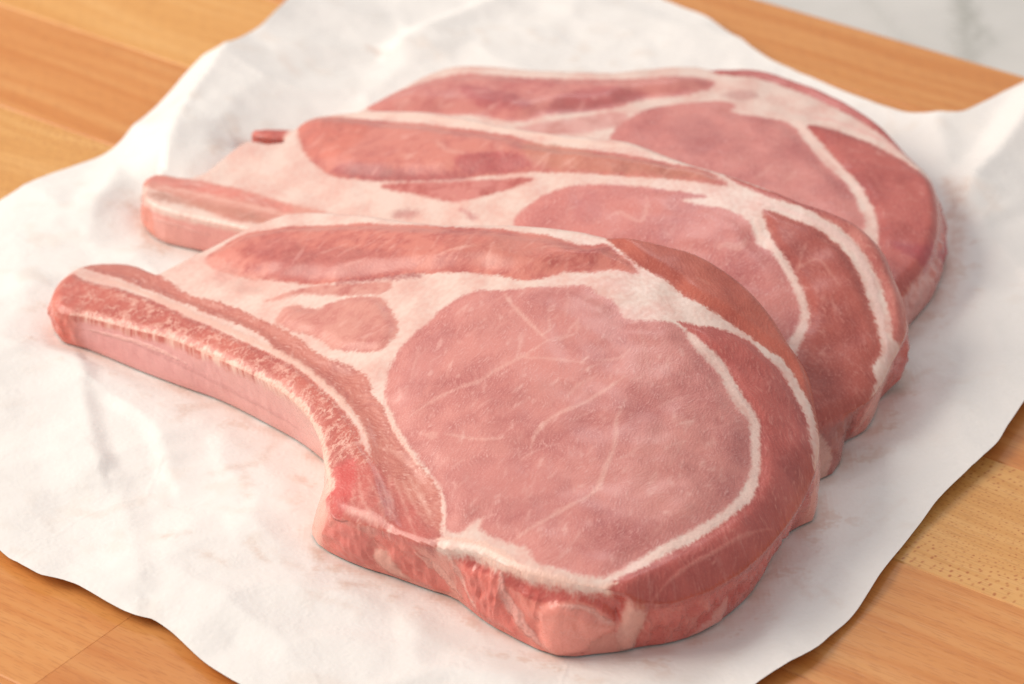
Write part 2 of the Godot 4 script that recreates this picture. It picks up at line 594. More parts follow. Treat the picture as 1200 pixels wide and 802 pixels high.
func paint_side(d: Dictionary, face: Sheet) -> Sheet:
	var around: float = d.around
	var s := around / 2048.0
	var c := Sheet.new(0.0, 0.0, s, 2048, int(20.0 / s))
	var tones: Array = d.side_tones
	var rim_tones := PackedVector3Array()
	var top := pairs(d.top)
	var twice := 0.0
	for i in top.size():
		twice += top[i].cross(top[(i + 1) % top.size()])
	for x in c.w:
		var u := float(x) / c.w
		var i := 0
		while i < tones.size() and tones[i].u <= u:
			i += 1
		var a: Dictionary = tones[i - 1]
		var b: Dictionary = tones[i % tones.size()]
		var ua: float = a.u if i > 0 else a.u - 1.0
		var ub: float = b.u if i < tones.size() else b.u + 1.0
		var base := rgb(a.c).lerp(rgb(b.c), smoothstep(0.2, 0.8, (u - ua) / maxf(ub - ua, 1e-5)))
		var f := u * top.size()
		var ta := top[int(f) % top.size()]
		var tb := top[(int(f) + 1) % top.size()]
		var inward := Vector2(ta.y - tb.y, tb.x - ta.x).normalized() * signf(twice)
		var seen := ta.lerp(tb, f - floorf(f)) + inward * 0.7
		var sk := clampi(int((seen.y - face.z0) / face.s), 0, face.h - 1) * face.w + clampi(int((seen.x - face.x0) / face.s), 0, face.w - 1)
		rim_tones.append(Vector3(face.r[sk], face.g[sk], face.b[sk]))
		for y in c.h:
			var px := x * s
			var pz := y * s
			var k := y * c.w + x
			var n1 := noise.get_noise_2d(px * 0.22 + pz * 0.08, pz * 0.10)
			var n2 := noise.get_noise_2d(px * 0.9 + pz * 0.4, pz * 0.35 + 5.0)
			var n3 := pores.get_noise_2d(px * 1.8, pz * 1.8)
			var lively := 1.0 - 0.75 * smoothstep(0.48, 0.66, base.y)
			var col := base.lerp(Vector3(0.89, 0.69, 0.63), lively * clampf(0.32 * n1 + 0.16 * n2, 0.0, 0.5))
			col = col.lerp(base * Vector3(0.90, 0.80, 0.80), (0.2 + 0.8 * lively) * clampf(-0.5 * n1 - 0.15 * n2, 0.0, 0.6))
			c.r[k] = col.x
			c.g[k] = col.y
			c.b[k] = col.z
			c.fine[k] = (0.16 * n1 + 0.05 * n2) * (0.3 + 0.7 * lively) + 0.02 * n3
			c.gloss[k] = 0.31 + 0.10 * n2 + 0.08 * n3
	for m in d.side_marks:
		if m.has("w"):
			stroke(c, rounded(pairs(m.p), 4, false), m.w, rgb(m.c), m.o, 0.45, 0.4, 0.4)
		else:
			var col := rgb(m.c)
			area(c, rounded(pairs(m.p), 4), {"tone": col, "dark": col * 0.9, "pale": col.lerp(Vector3(0.93, 0.77, 0.72), 0.6), "o": m.o, "raise": 0.2, "deep": m.get("d", 0.0), "rise": 1.5, "soft": 0.5, "wob": 0.5, "angle": 1.0, "long": 6.0, "thin": 1.0, "fleck": 0.3, "grain": 0.05, "rough": 0.33})
	for x in c.w:
		for y in int(c.h * 0.4):
			var q := float(y) / c.h + 0.08 * noise.get_noise_2d(x * s * 0.25, y * s * 0.2) + 0.03 * pores.get_noise_2d(x * s * 1.3, y * s * 0.5)
			c.tone(y * c.w + x, rim_tones[x], 1.0 - smoothstep(0.03, 0.22, q))
	return c


func build_chop(d: Dictionary, called: String, label: String, texel: float, step: float) -> void:
	var which := 0 if called == "pork_chop" else 1 if called.ends_with("001") else 2
	var top := pairs(d.top)
	var bottom := pairs(d.bottom)
	var low: Array = d.low
	var curl: Array = d.curl
	var n := top.size()
	var lo := top[0]
	var hi := top[0]
	for v in top:
		lo = lo.min(v)
		hi = hi.max(v)
	lo -= Vector2(3, 3)
	hi += Vector2(3, 3)
	var c := Sheet.new(lo.x, lo.y, texel, int((hi.x - lo.x) / texel) + 1, int((hi.y - lo.y) / texel) + 1)
	paint_top(d, c, which)
	var side := paint_side(d, c)
	var top_material := material_of(c, 1.0, 0.34)
	var side_material := material_of(side, 1.0, 0.5)
	side_material.texture_repeat = true

	# grid
	var w := int((hi.x - lo.x) / step) + 2
	var h := int((hi.y - lo.y) / step) + 2
	var us := PackedFloat32Array()
	us.resize(w * h)
	var sd := distances(top, lo.x, lo.y, step, w, h, 8.0, us)
	var g := cut_grid(sd, w, h)
	var flat: PackedVector2Array = g.points
	var tris: PackedInt32Array = g.tris
	var rim: PackedInt32Array = g.rim
	var v := PackedVector3Array()
	var uv := PackedVector2Array()
	var around := PackedFloat32Array()
	var sd_of := PackedFloat32Array()
	for p in flat:
		var x := lo.x + p.x * step
		var z := lo.y + p.y * step
		var ix := mini(int(p.x), w - 2)
		var iz := mini(int(p.y), h - 2)
		var k := iz * w + ix
		var fx := p.x - ix
		var fz := p.y - iz
		var e := maxf(0.0, lerpf(lerpf(sd[k], sd[k + 1], fx), lerpf(sd[k + w], sd[k + w + 1], fx), fz))
		if fx > 0.0 and fz > 0.0 or (fx > 0.0 or fz > 0.0):
			e = 0.0
		var nearest := us[k]
		if fx > 0.5:
			nearest = us[k + 1]
		elif fz > 0.5:
			nearest = us[k + w]
		if e == 0.0:
			var guess := int(nearest * n)
			var best := 1e9
			for q in range(guess - 4, guess + 6):
				var a := top[(q + n) % n]
				var s := top[(q + 1 + n) % n] - a
				var t := clampf((Vector2(x, z) - a).dot(s) / s.length_squared(), 0.0, 1.0)
				var gap := (Vector2(x, z) - a - t * s).length()
				if gap < best:
					best = gap
					nearest = fposmod(q + t, n) / n
		around.append(nearest)
		sd_of.append(e)
		var ru := nearest * n
		var r: float = lerpf(curl[int(ru) % n], curl[(int(ru) + 1) % n], ru - floorf(ru))
		var drop := 0.0
		if e < r:
			drop = 0.58 * r * (1.0 - e / r) * (1.0 - e / r)
		var y := height_of(d.surf, x, z) + c.shape_at(x, z) * clampf(e / 2.0, 0.0, 1.0) - drop
		y += 0.35 * noise.get_noise_2d(x * 0.07 + which * 7.0, z * 0.07) * clampf(e / 3.0, 0.0, 1.0)
		v.append(Vector3(x, y, z))
		uv.append(Vector2((x - c.x0) / c.s + 0.5, (z - c.z0) / c.s + 0.5) / Vector2(c.w, c.h))

	# side: rows below every rim point
	var rows := 18
	var twice := 0.0
	for i in n:
		twice += top[i].cross(top[(i + 1) % n])
	var turn := 1.0 if twice > 0.0 else -1.0
	var rim_at := {}
	var wall_uv := {}
	var walls := PackedInt32Array()
	for a in rim:
		if rim_at.has(a):
			continue
		rim_at[a] = v.size()
		var u := around[a]
		var f := u * n
		var i := int(f) % n
		var j := (i + 1) % n
		f -= floorf(f)
		var foot := bottom[i].lerp(bottom[j], f)
		var floor_y := lerpf(low[i], low[j], f)
		var head := v[a]
		var t := top[(i + 2) % n] - top[(i - 2 + n) % n]
		var out := Vector2(t.y, -t.x).normalized()
		out *= turn
		for r in range(1, rows + 1):
			var q := float(r) / rows
			var y := lerpf(head.y, floor_y, q)
			var ease := q * (1.6 - 0.6 * q)
			var xz := Vector2(head.x, head.z).lerp(foot, ease * 0.9 + 0.1 * q)
			var calm: float = 1.0 - 0.8 * smoothstep(0.50, 0.62, side.g[int(side.h * 0.5) * side.w + clampi(int(u * side.w), 0, side.w - 1)])
			var lump := (0.25 + 0.3 * calm) * sin(PI * clampf(q * 0.85 + 0.08, 0.0, 1.0)) + sin(PI * q) * calm * (1.0 * noise.get_noise_2d(u * d.around * 0.11, y * 0.10 + which * 9.0) + 0.7 * noise.get_noise_2d(u * d.around * 0.5, y * 0.25))
			lump += side.shape_at(u * d.around, q * 20.0) * smoothstep(0.0, 0.2, q) * (1.0 - smoothstep(0.9, 1.0, q))
			lump -= 0.3 * smoothstep(0.85, 1.0, q)
			xz += out * lump
			v.append(Vector3(xz.x, y, xz.y))
	for k in rim.size() / 2:
		var a: int = rim[2 * k]
		var b: int = rim[2 * k + 1]
		for r in rows:
			var a0: int = a if r == 0 else rim_at[a] + r - 1
			var b0: int = b if r == 0 else rim_at[b] + r - 1
			var a1: int = rim_at[a] + r
			var b1: int = rim_at[b] + r
			walls.append_array(PackedInt32Array([b0, a0, a1, b0, a1, b1]))
	var nm := PackedVector3Array()
	nm.resize(v.size())
	add_normals(v, tris, nm)
	add_normals(v, walls, nm)
	for i in nm.size():
		nm[i] = nm[i].normalized()

	# parts
	var root := Node3D.new()
	root.name = called
	add_child(root)
	metas(root, label, "pork chop", "pork chops on the paper")
	var names := ["fat", "loin_eye", "cap_muscle", "rib_bone", "fat_seam", "fat_seam"]
	var by_part := [PackedInt32Array(), PackedInt32Array(), PackedInt32Array(), PackedInt32Array(), PackedInt32Array(), PackedInt32Array()]
	for i in tris.size() / 3:
		var m := (v[tris[3 * i]] + v[tris[3 * i + 1]] + v[tris[3 * i + 2]]) / 3.0
		by_part[c.id_at(m.x, m.z)].append_array(tris.slice(3 * i, 3 * i + 3))
	for i in names.size():
		if by_part[i].size():
			solid(names[i], root, picked(v, nm, uv, by_part[i]), top_material)
	# the side, whose first row shares the rim's points
	var wv := PackedVector3Array()
	var wn := PackedVector3Array()
	var wuv := PackedVector2Array()
	var wt := PackedInt32Array()
	var have := {}
	var row_of := PackedInt32Array()
	row_of.resize(v.size())
	var owner_of := PackedInt32Array()
	owner_of.resize(v.size())
	for a in rim_at:
		owner_of[a] = a
		for r in rows:
			row_of[rim_at[a] + r] = r + 1
			owner_of[rim_at[a] + r] = a
	for i in walls.size() / 3:
		var high := 0.0
		for k in 3:
			high = maxf(high, around[owner_of[walls[3 * i + k]]])
		for k in 3:
			var p := walls[3 * i + k]
			var u := around[owner_of[p]]
			var wrapped := int(high - u > 0.5)
			var key := p * 2 + wrapped
			if not have.has(key):
				have[key] = wv.size()
				wv.append(v[p] * MM)
				wn.append(nm[p])
				wuv.append(Vector2(u + wrapped, clampf(float(row_of[p]) / rows, 0.01, 0.99)))
			wt.append(have[key])
	solid("cut_side", root, array_mesh(wv, wn, wuv, wt), side_material)
	# underside, a little inside the foot of the side
	var lower := distances(bottom, lo.x, lo.y, 2.5, int((hi.x - lo.x) / 2.5) + 3, int((hi.y - lo.y) / 2.5) + 3, 8.0)
	for i in lower.size():
		lower[i] -= 1.2
	var gu := cut_grid(lower, int((hi.x - lo.x) / 2.5) + 3, int((hi.y - lo.y) / 2.5) + 3)
	var uvn := PackedVector3Array()
	var un := PackedVector3Array()
	var uu := PackedVector2Array()
	var ut := PackedInt32Array()
	for p in gu.points:
		var x: float = lo.x + p.x * 2.5
		var z: float = lo.y + p.y * 2.5
		uvn.append(Vector3(x, maxf(0.5, height_of(d.surf, x, z) - 17.0), z) * MM)
		un.append(Vector3.DOWN)
		uu.append(Vector2((x - c.x0) / c.s + 0.5, (z - c.z0) / c.s + 0.5) / Vector2(c.w, c.h))
	var lt: PackedInt32Array = gu.tris
	for i in lt.size() / 3:
		ut.append_array(PackedInt32Array([lt[3 * i], lt[3 * i + 2], lt[3 * i + 1]]))
	solid("underside", root, array_mesh(uvn, un, uu, ut), top_material)


func picked(v: PackedVector3Array, n: PackedVector3Array, uv: PackedVector2Array, t: PackedInt32Array) -> ArrayMesh:
	var at := PackedInt32Array()
	at.resize(v.size())
	at.fill(-1)
	var pv := PackedVector3Array()
	var pn := PackedVector3Array()
	var pu := PackedVector2Array()
	var pt := PackedInt32Array()
	for i in t:
		if at[i] < 0:
			at[i] = pv.size()
			pv.append(v[i] * MM)
			pn.append(n[i])
			pu.append(uv[i])
		pt.append(at[i])
	return array_mesh(pv, pn, pu, pt)


# ---------------------------------------------------------------- the paper

func build_paper(chops: Array) -> void:
	var d := paper_data()
	var edge := rounded(pairs(d.edge), 4)
	var lo := edge[0]
	var hi := edge[0]
	for p in edge:
		lo = lo.min(p)
		hi = hi.max(p)
	lo -= Vector2(2, 2)
	hi += Vector2(2, 2)
	var step := 1.2
	var rng := RandomNumberGenerator.new()
	rng.seed = 9
	var folds := []
	for i in 70:
		folds.append([Vector2(rng.randf_range(lo.x, hi.x), rng.randf_range(lo.y, hi.y)), rng.randf_range(0.0, PI), rng.randf_range(8.0, 30.0), rng.randf_range(2.5, 11.0), rng.randf_range(-0.5, 0.9)])
	var w := int((hi.x - lo.x) / step) + 2
	var h := int((hi.y - lo.y) / step) + 2
	var sd := distances(edge, lo.x, lo.y, step, w, h, 30.0)
	var under := PackedFloat32Array()
	under.resize(w * h)
	under.fill(-14.0)
	for ch in chops:
		var k := distances(pairs(ch.bottom), lo.x, lo.y, step, w, h, 14.0)
		for i in w * h:
			under[i] = maxf(under[i], k[i])
	var ridges := []
	for r in d.ridges:
		ridges.append([rounded(pairs(r.p), 3, false), r.h, r.left, r.right])
	var g := cut_grid(sd, w, h)
	var v := PackedVector3Array()
	var uv := PackedVector2Array()
	for p in g.points:
		var x: float = lo.x + p.x * step
		var z: float = lo.y + p.y * step
		var k := mini(int(p.y + 0.5), h - 1) * w + mini(int(p.x + 0.5), w - 1)
		var y := 0.0
		for l in d.lifts:
			y += l.h * exp(-((x - l.x) * (x - l.x) + (z - l.z) * (z - l.z)) / (l.r * l.r))
		for r in ridges:
			y += ridge_height(r, Vector2(x, z))
		var wx: float = x + 6.0 * noise.get_noise_2d(x * 0.03, z * 0.03)
		var wz: float = z + 6.0 * noise.get_noise_2d(x * 0.03 + 50.0, z * 0.03)
		var facets: float = 1.9 * (1.0 - clampf((cells.get_noise_2d(wx * 0.021, wz * 0.021) + 1.0) * 1.6, 0.0, 1.0)) + 0.35 * (1.0 - clampf((cells.get_noise_2d(wx * 0.055 + 9.0, wz * 0.055) + 1.0) * 1.6, 0.0, 1.0))
		for f in folds:
			var q: Vector2 = (Vector2(x, z) - f[0]).rotated(-f[1])
			if absf(q.x) < f[2] and absf(q.y) < f[3]:
				facets += f[4] * (1.0 - absf(q.y) / f[3]) * (1.0 - pow(absf(q.x) / f[2], 2.0))
		var free := smoothstep(1.0, 14.0, -under[k])
		var waves := 0.8 * noise.get_noise_2d(x * 0.012, z * 0.012 + 3.0) + facets * 0.8
		var near_edge := 1.0 - smoothstep(0.0, 14.0, absf(sd[k]))
		y = y * smoothstep(-2.0, 6.0, -under[k]) + free * waves - 0.1 - 0.15 * near_edge
		y = maxf(y, -1.15)
		v.append(Vector3(x, y, z))
		uv.append(Vector2((x - lo.x) / (hi.x - lo.x), (z - lo.y) / (hi.y - lo.y)))
	var t: PackedInt32Array = g.tris
	var n := PackedVector3Array()
	n.resize(v.size())
	add_normals(v, t, n)
	# a thin sheet: upper face, lower face and the cut edge between them
	var pv := PackedVector3Array()
	var pn := PackedVector3Array()
	var pu := PackedVector2Array()
	var pt := t.duplicate()
	var count := v.size()
	for i in count:
		n[i] = n[i].normalized()
		pv.append(v[i] * MM)
		pn.append(n[i])
		pu.append(uv[i])
	for i in count:
		pv.append((v[i] - n[i] * 0.12) * MM)
		pn.append(-n[i])
		pu.append(uv[i])
	for i in t.size() / 3:
		pt.append_array(PackedInt32Array([t[3 * i] + count, t[3 * i + 2] + count, t[3 * i + 1] + count]))
	var rim: PackedInt32Array = g.rim
	for k in rim.size() / 2:
		var a := rim[2 * k]
		var b := rim[2 * k + 1]
		pt.append_array(PackedInt32Array([b, a, a + count, b, a + count, b + count]))
	var s := 0.4
	var c := Sheet.new(lo.x, lo.y, s, int((hi.x - lo.x) / s) + 1, int((hi.y - lo.y) / s) + 1)
	for y in c.h:
		for x in c.w:
			var px := lo.x + x * s
			var pz := lo.y + y * s
			var k := y * c.w + x
			var low := noise.get_noise_2d(px * 0.02, pz * 0.02)
			var blot := noise.get_noise_2d(px * 0.09, pz * 0.09 + 20.0)
			var small := noise.get_noise_2d(px * 0.5, pz * 0.5)
			var dots := pores.get_noise_2d(px * 0.8, pz * 0.8)
			var col := Vector3(0.94, 0.925, 0.912).lerp(Vector3(0.90, 0.84, 0.80), clampf(0.35 * smoothstep(0.0, 0.7, blot) * smoothstep(-0.3, 0.5, low) + 0.06 * small, 0.0, 0.6))
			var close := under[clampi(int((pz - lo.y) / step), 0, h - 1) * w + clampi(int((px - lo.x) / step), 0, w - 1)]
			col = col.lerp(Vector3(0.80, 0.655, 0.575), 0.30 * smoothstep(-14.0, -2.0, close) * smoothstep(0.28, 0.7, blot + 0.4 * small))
			c.r[k] = col.x
			c.g[k] = col.y
			c.b[k] = col.z
			var cr := 1.0 - clampf((cells.get_noise_2d(px * 0.13 + small, pz * 0.13 + blot) + 1.0) * 2.0, 0.0, 1.0)
			var wx := px + 5.0 * noise.get_noise_2d(px * 0.02 + 70.0, pz * 0.02)
			var sharp := 1.0 - smoothstep(0.0, 0.05, cells.get_noise_2d(wx * 0.03 + 5.0, pz * 0.03) + 1.0)
			sharp *= smoothstep(-0.1, 0.5, low + 0.5 * blot)
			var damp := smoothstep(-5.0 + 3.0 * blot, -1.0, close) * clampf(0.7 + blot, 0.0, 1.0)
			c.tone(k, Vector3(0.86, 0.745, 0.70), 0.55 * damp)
			c.fine[k] = 0.06 * sharp + 0.015 * small + 0.006 * dots + 0.05 * cr + 0.10 * blot
			c.gloss[k] = 0.62 + 0.06 * small
	for m in d.stains_and_shade:
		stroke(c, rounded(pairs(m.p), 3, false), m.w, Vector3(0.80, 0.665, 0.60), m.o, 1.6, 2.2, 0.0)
	var m := material_of(c)
	m.backlight_enabled = true
	m.backlight = Color(0.25, 0.23, 0.2)
	var o := solid("butcher_paper", self, array_mesh(pv, pn, pu, pt), m)
	metas(o, "crumpled white butcher paper under the three pork chops", "paper")


func ridge_height(r: Array, p: Vector2) -> float:
	var line: PackedVector2Array = r[0]
	var best := 1e9
	var turn := 0.0
	for i in line.size() - 1:
		var a := line[i]
		var e := line[i + 1] - a
		var q := p - a
		var t := clampf(q.dot(e) / e.length_squared(), 0.0, 1.0)
		var f := q - t * e
		if f.length() < best:
			best = f.length()
			turn = e.cross(f)
	var wide: float = r[2] if turn < 0.0 else r[3]
	return 0.0 if best >= wide else r[1] * pow(1.0 - best / wide, 1.25)


# ---------------------------------------------------------------- the board and the counter

func wood_sheet(seed: float, tone: Vector3, flecks: bool) -> Sheet:
	var c := Sheet.new(0.0, 0.0, 0.25, 1280, 200)
	var streak := tone * Vector3(0.86, 0.76, 0.66)
	var light := tone.lerp(Vector3(0.96, 0.80, 0.58), 0.35)
	for y in c.h:
		for x in c.w:
			var px := x * 0.25
			var pz := y * 0.25
			var k := y * c.w + x
			# the pattern runs on where the sheet repeats
			var blend := smoothstep(270.0, 320.0, px)
			var wave := 3.0 * noise.get_noise_2d(px / 90.0 + seed, seed)
			var broad := noise.get_noise_2d(px / 130.0 + seed, (pz + wave) / 7.0)
			var line := noise.get_noise_2d(px / 70.0 + seed * 2.0, (pz + wave) / 1.1)
			var hair := pores.get_noise_2d(px / 9.0, pz / 0.45 + seed)
			if blend > 0.0:
				var qx := px - 320.0
				var wave2 := 3.0 * noise.get_noise_2d(qx / 90.0 + seed, seed)
				broad = lerpf(broad, noise.get_noise_2d(qx / 130.0 + seed, (pz + wave2) / 7.0), blend)
				line = lerpf(line, noise.get_noise_2d(qx / 70.0 + seed * 2.0, (pz + wave2) / 1.1), blend)
			var col := tone.lerp(light, clampf(0.25 + 0.65 * broad, 0.0, 1.0)).lerp(streak, clampf(0.20 * line + 0.02 - 0.15 * broad, 0.0, 0.6))
			col = col.lerp(streak * 0.85, 0.22 * smoothstep(0.45, 0.85, hair))
			c.r[k] = col.x
			c.g[k] = col.y
			c.b[k] = col.z
			c.fine[k] = 0.012 * line - 0.02 * smoothstep(0.4, 0.9, hair)
			c.gloss[k] = 0.42 + 0.10 * line
	if flecks:
		var rng := RandomNumberGenerator.new()
		rng.seed = 4
		var across := 0.8
		while across < 49.5:
			var rim := smoothstep(8.0, 24.0, absf(across - 24.7))
			var long := lerpf(0.36, 1.05, rim)
			var x := rng.randf() * 2.0
			while x < 320.0:
				var half := Vector2(rng.randf_range(0.17, 0.30) + 0.12 * rim, long * rng.randf_range(0.6, 1.2) * 0.55)
				var at := Vector2(x, across + rng.randf_range(-0.7, 0.7))
				var lean := rng.randf_range(-0.25, 0.25)
				var strong := rng.randf_range(0.3, 0.85)
				for iy in range(maxi(0, int((at.y - half.y - 0.4) / 0.25)), mini(c.h, int((at.y + half.y + 0.4) / 0.25) + 1)):
					for jx in range(maxi(0, int((at.x - half.x - 0.8) / 0.25)), mini(c.w, int((at.x + half.x + 0.8) / 0.25) + 1)):
						var e := Vector2(jx * 0.25 - at.x - lean * (iy * 0.25 - at.y), iy * 0.25 - at.y) / half
						var m := 1.0 - smoothstep(0.5, 1.3, e.length())
						c.tone(iy * c.w + jx, Vector3(0.67, 0.37, 0.16), m * strong)
				x += rng.randf_range(1.1, 2.2) + 0.9 * rim
			across += lerpf(1.15, 1.9, rim)
	return c


func plank_mesh(long: float, wide: float, thick: float, slide: float) -> ArrayMesh:
	var b := 0.35
	var ring := [Vector2(0, -thick), Vector2(0, -b), Vector2(b, 0), Vector2(wide - b, 0), Vector2(wide, -b), Vector2(wide, -thick)]
	var st := SurfaceTool.new()
	st.begin(Mesh.PRIMITIVE_TRIANGLES)
	st.set_smooth_group(-1)
	for i in ring.size():
		var p: Vector2 = ring[i]
		var q: Vector2 = ring[(i + 1) % ring.size()]
		var c := [Vector3(0, p.y, p.x), Vector3(0, q.y, q.x), Vector3(long, q.y, q.x), Vector3(long, p.y, p.x)]
		for k in [0, 2, 1, 0, 3, 2]:
			var a: Vector3 = c[k]
			st.set_uv(Vector2((a.x + slide) / 320.0, a.z / 50.0))
			st.add_vertex(a * MM)
	for end in [0.0, long]:
		for i in range(1, ring.size() - 1):
			var f := [ring[0], ring[i], ring[i + 1]]
			if end > 0.0:
				f.reverse()
			for q in f:
				st.set_uv(Vector2((q.y + slide) / 320.0, q.x / 50.0))
				st.add_vertex(Vector3(end, q.y, q.x) * MM)
	st.generate_normals()
	return st.commit()


func build_board() -> void:
	var root := Node3D.new()
	root.name = "cutting_board"
	root.position = Vector3(0, -0.0015, 0)
	root.rotation.y = -atan2(0.58546, 0.81070)
	add_child(root)
	metas(root, "thick maple cutting board of glued staves under the white paper", "cutting board")
	var woods := [wood_sheet(3.0, Vector3(0.855, 0.625, 0.345), true), wood_sheet(21.0, Vector3(0.82, 0.53, 0.265), false), wood_sheet(47.0, Vector3(0.87, 0.63, 0.34), false), wood_sheet(83.0, Vector3(0.795, 0.50, 0.245), false)]
	var mats := []
	for wsh in woods:
		mats.append(material_of(wsh))
	# rows from the far edge to the front: where each begins, how wide, where its end joint falls, which wood on either side of it
	var rows := [[-208.5, 36.0, 210.0, 1, 3], [-172.5, 49.5, -300.0, 3, 1], [-123.0, 49.5, 190.0, 2, 3], [-73.5, 49.5, -40.0, 1, 3], [-24.0, 49.5, 290.0, 0, 2], [25.5, 49.5, -30.0, 2, 1], [75.0, 49.5, 240.0, 3, 2], [124.5, 49.5, 0.2, 1, 3], [174.0, 49.5, -200.0, 2, 1]]
	var slide := 0.0
	for r in rows:
		for k in 2:
			var a: float = -380.0 if k == 0 else r[2] + 0.05
			var b: float = r[2] - 0.05 if k == 0 else 380.0
			slide += 67.0
			var o := solid("plank", root, plank_mesh(b - a, r[1] - 0.08, 40.0, slide), mats[r[3 + k]])
			o.position = Vector3(a, 0, r[0] + 0.04) * MM


func build_counter() -> void:
	var c := Sheet.new(-400.0, -700.0, 1.0, 800, 700)
	var lines := counter_veins()
	for y in c.h:
		for x in c.w:
			var px := c.x0 + x
			var pz := c.z0 + y
			var k := y * c.w + x
			var low := noise.get_noise_2d(px * 0.008, pz * 0.008 + 60.0)
			var mid := noise.get_noise_2d(px * 0.03, pz * 0.03 + 60.0)
			var col := Vector3(0.86, 0.85, 0.835).lerp(Vector3(0.79, 0.785, 0.77), clampf(0.3 + 0.6 * low + 0.3 * mid, 0.0, 1.0))
			c.r[k] = col.x
			c.g[k] = col.y
			c.b[k] = col.z
			c.gloss[k] = 0.25
	for i in lines.size():
		stroke(c, rounded(pairs(lines[i]), 6, false), 5.0 if i == 0 else 3.0, Vector3(0.60, 0.60, 0.57), 0.55 if i < 2 else 0.2, 5.0, 5.0, 0.0)
	var m := material_of(c)
	m.heightmap_enabled = false
	m.texture_repeat = true
	var box := SurfaceTool.new()
	box.begin(Mesh.PRIMITIVE_TRIANGLES)
	box.set_smooth_group(-1)
	var x0 := -1200.0
	var x1 := 1200.0
	var z0 := -700.0
	var z1 := 700.0
	var corners := [Vector3(x0, -42.0, z0), Vector3(x1, -42.0, z0), Vector3(x1, -42.0, z1), Vector3(x0, -42.0, z1)]
	for f in [[0, 1, 2], [0, 2, 3]]:
		for k in f:
			box.set_uv(Vector2((corners[k].x + 400.0) / 800.0, (corners[k].z + 700.0) / 700.0))
			box.add_vertex(corners[k] * MM)
	for i in 4:
		var a: Vector3 = corners[i]
		var b: Vector3 = corners[(i + 1) % 4]
		var deep := Vector3(0, -30, 0)
		for p in [a, b + deep, b, a, a + deep, b + deep]:
			box.set_uv(Vector2((p.x + 400.0) / 800.0, (p.z + 700.0 + p.y) / 700.0))
			box.add_vertex(p * MM)
	box.generate_normals()
	var o := solid("countertop", self, box.commit(), m)
	o.set_meta("kind", "structure")
	metas(o, "pale marble countertop with a grey vein behind the cutting board", "countertop")


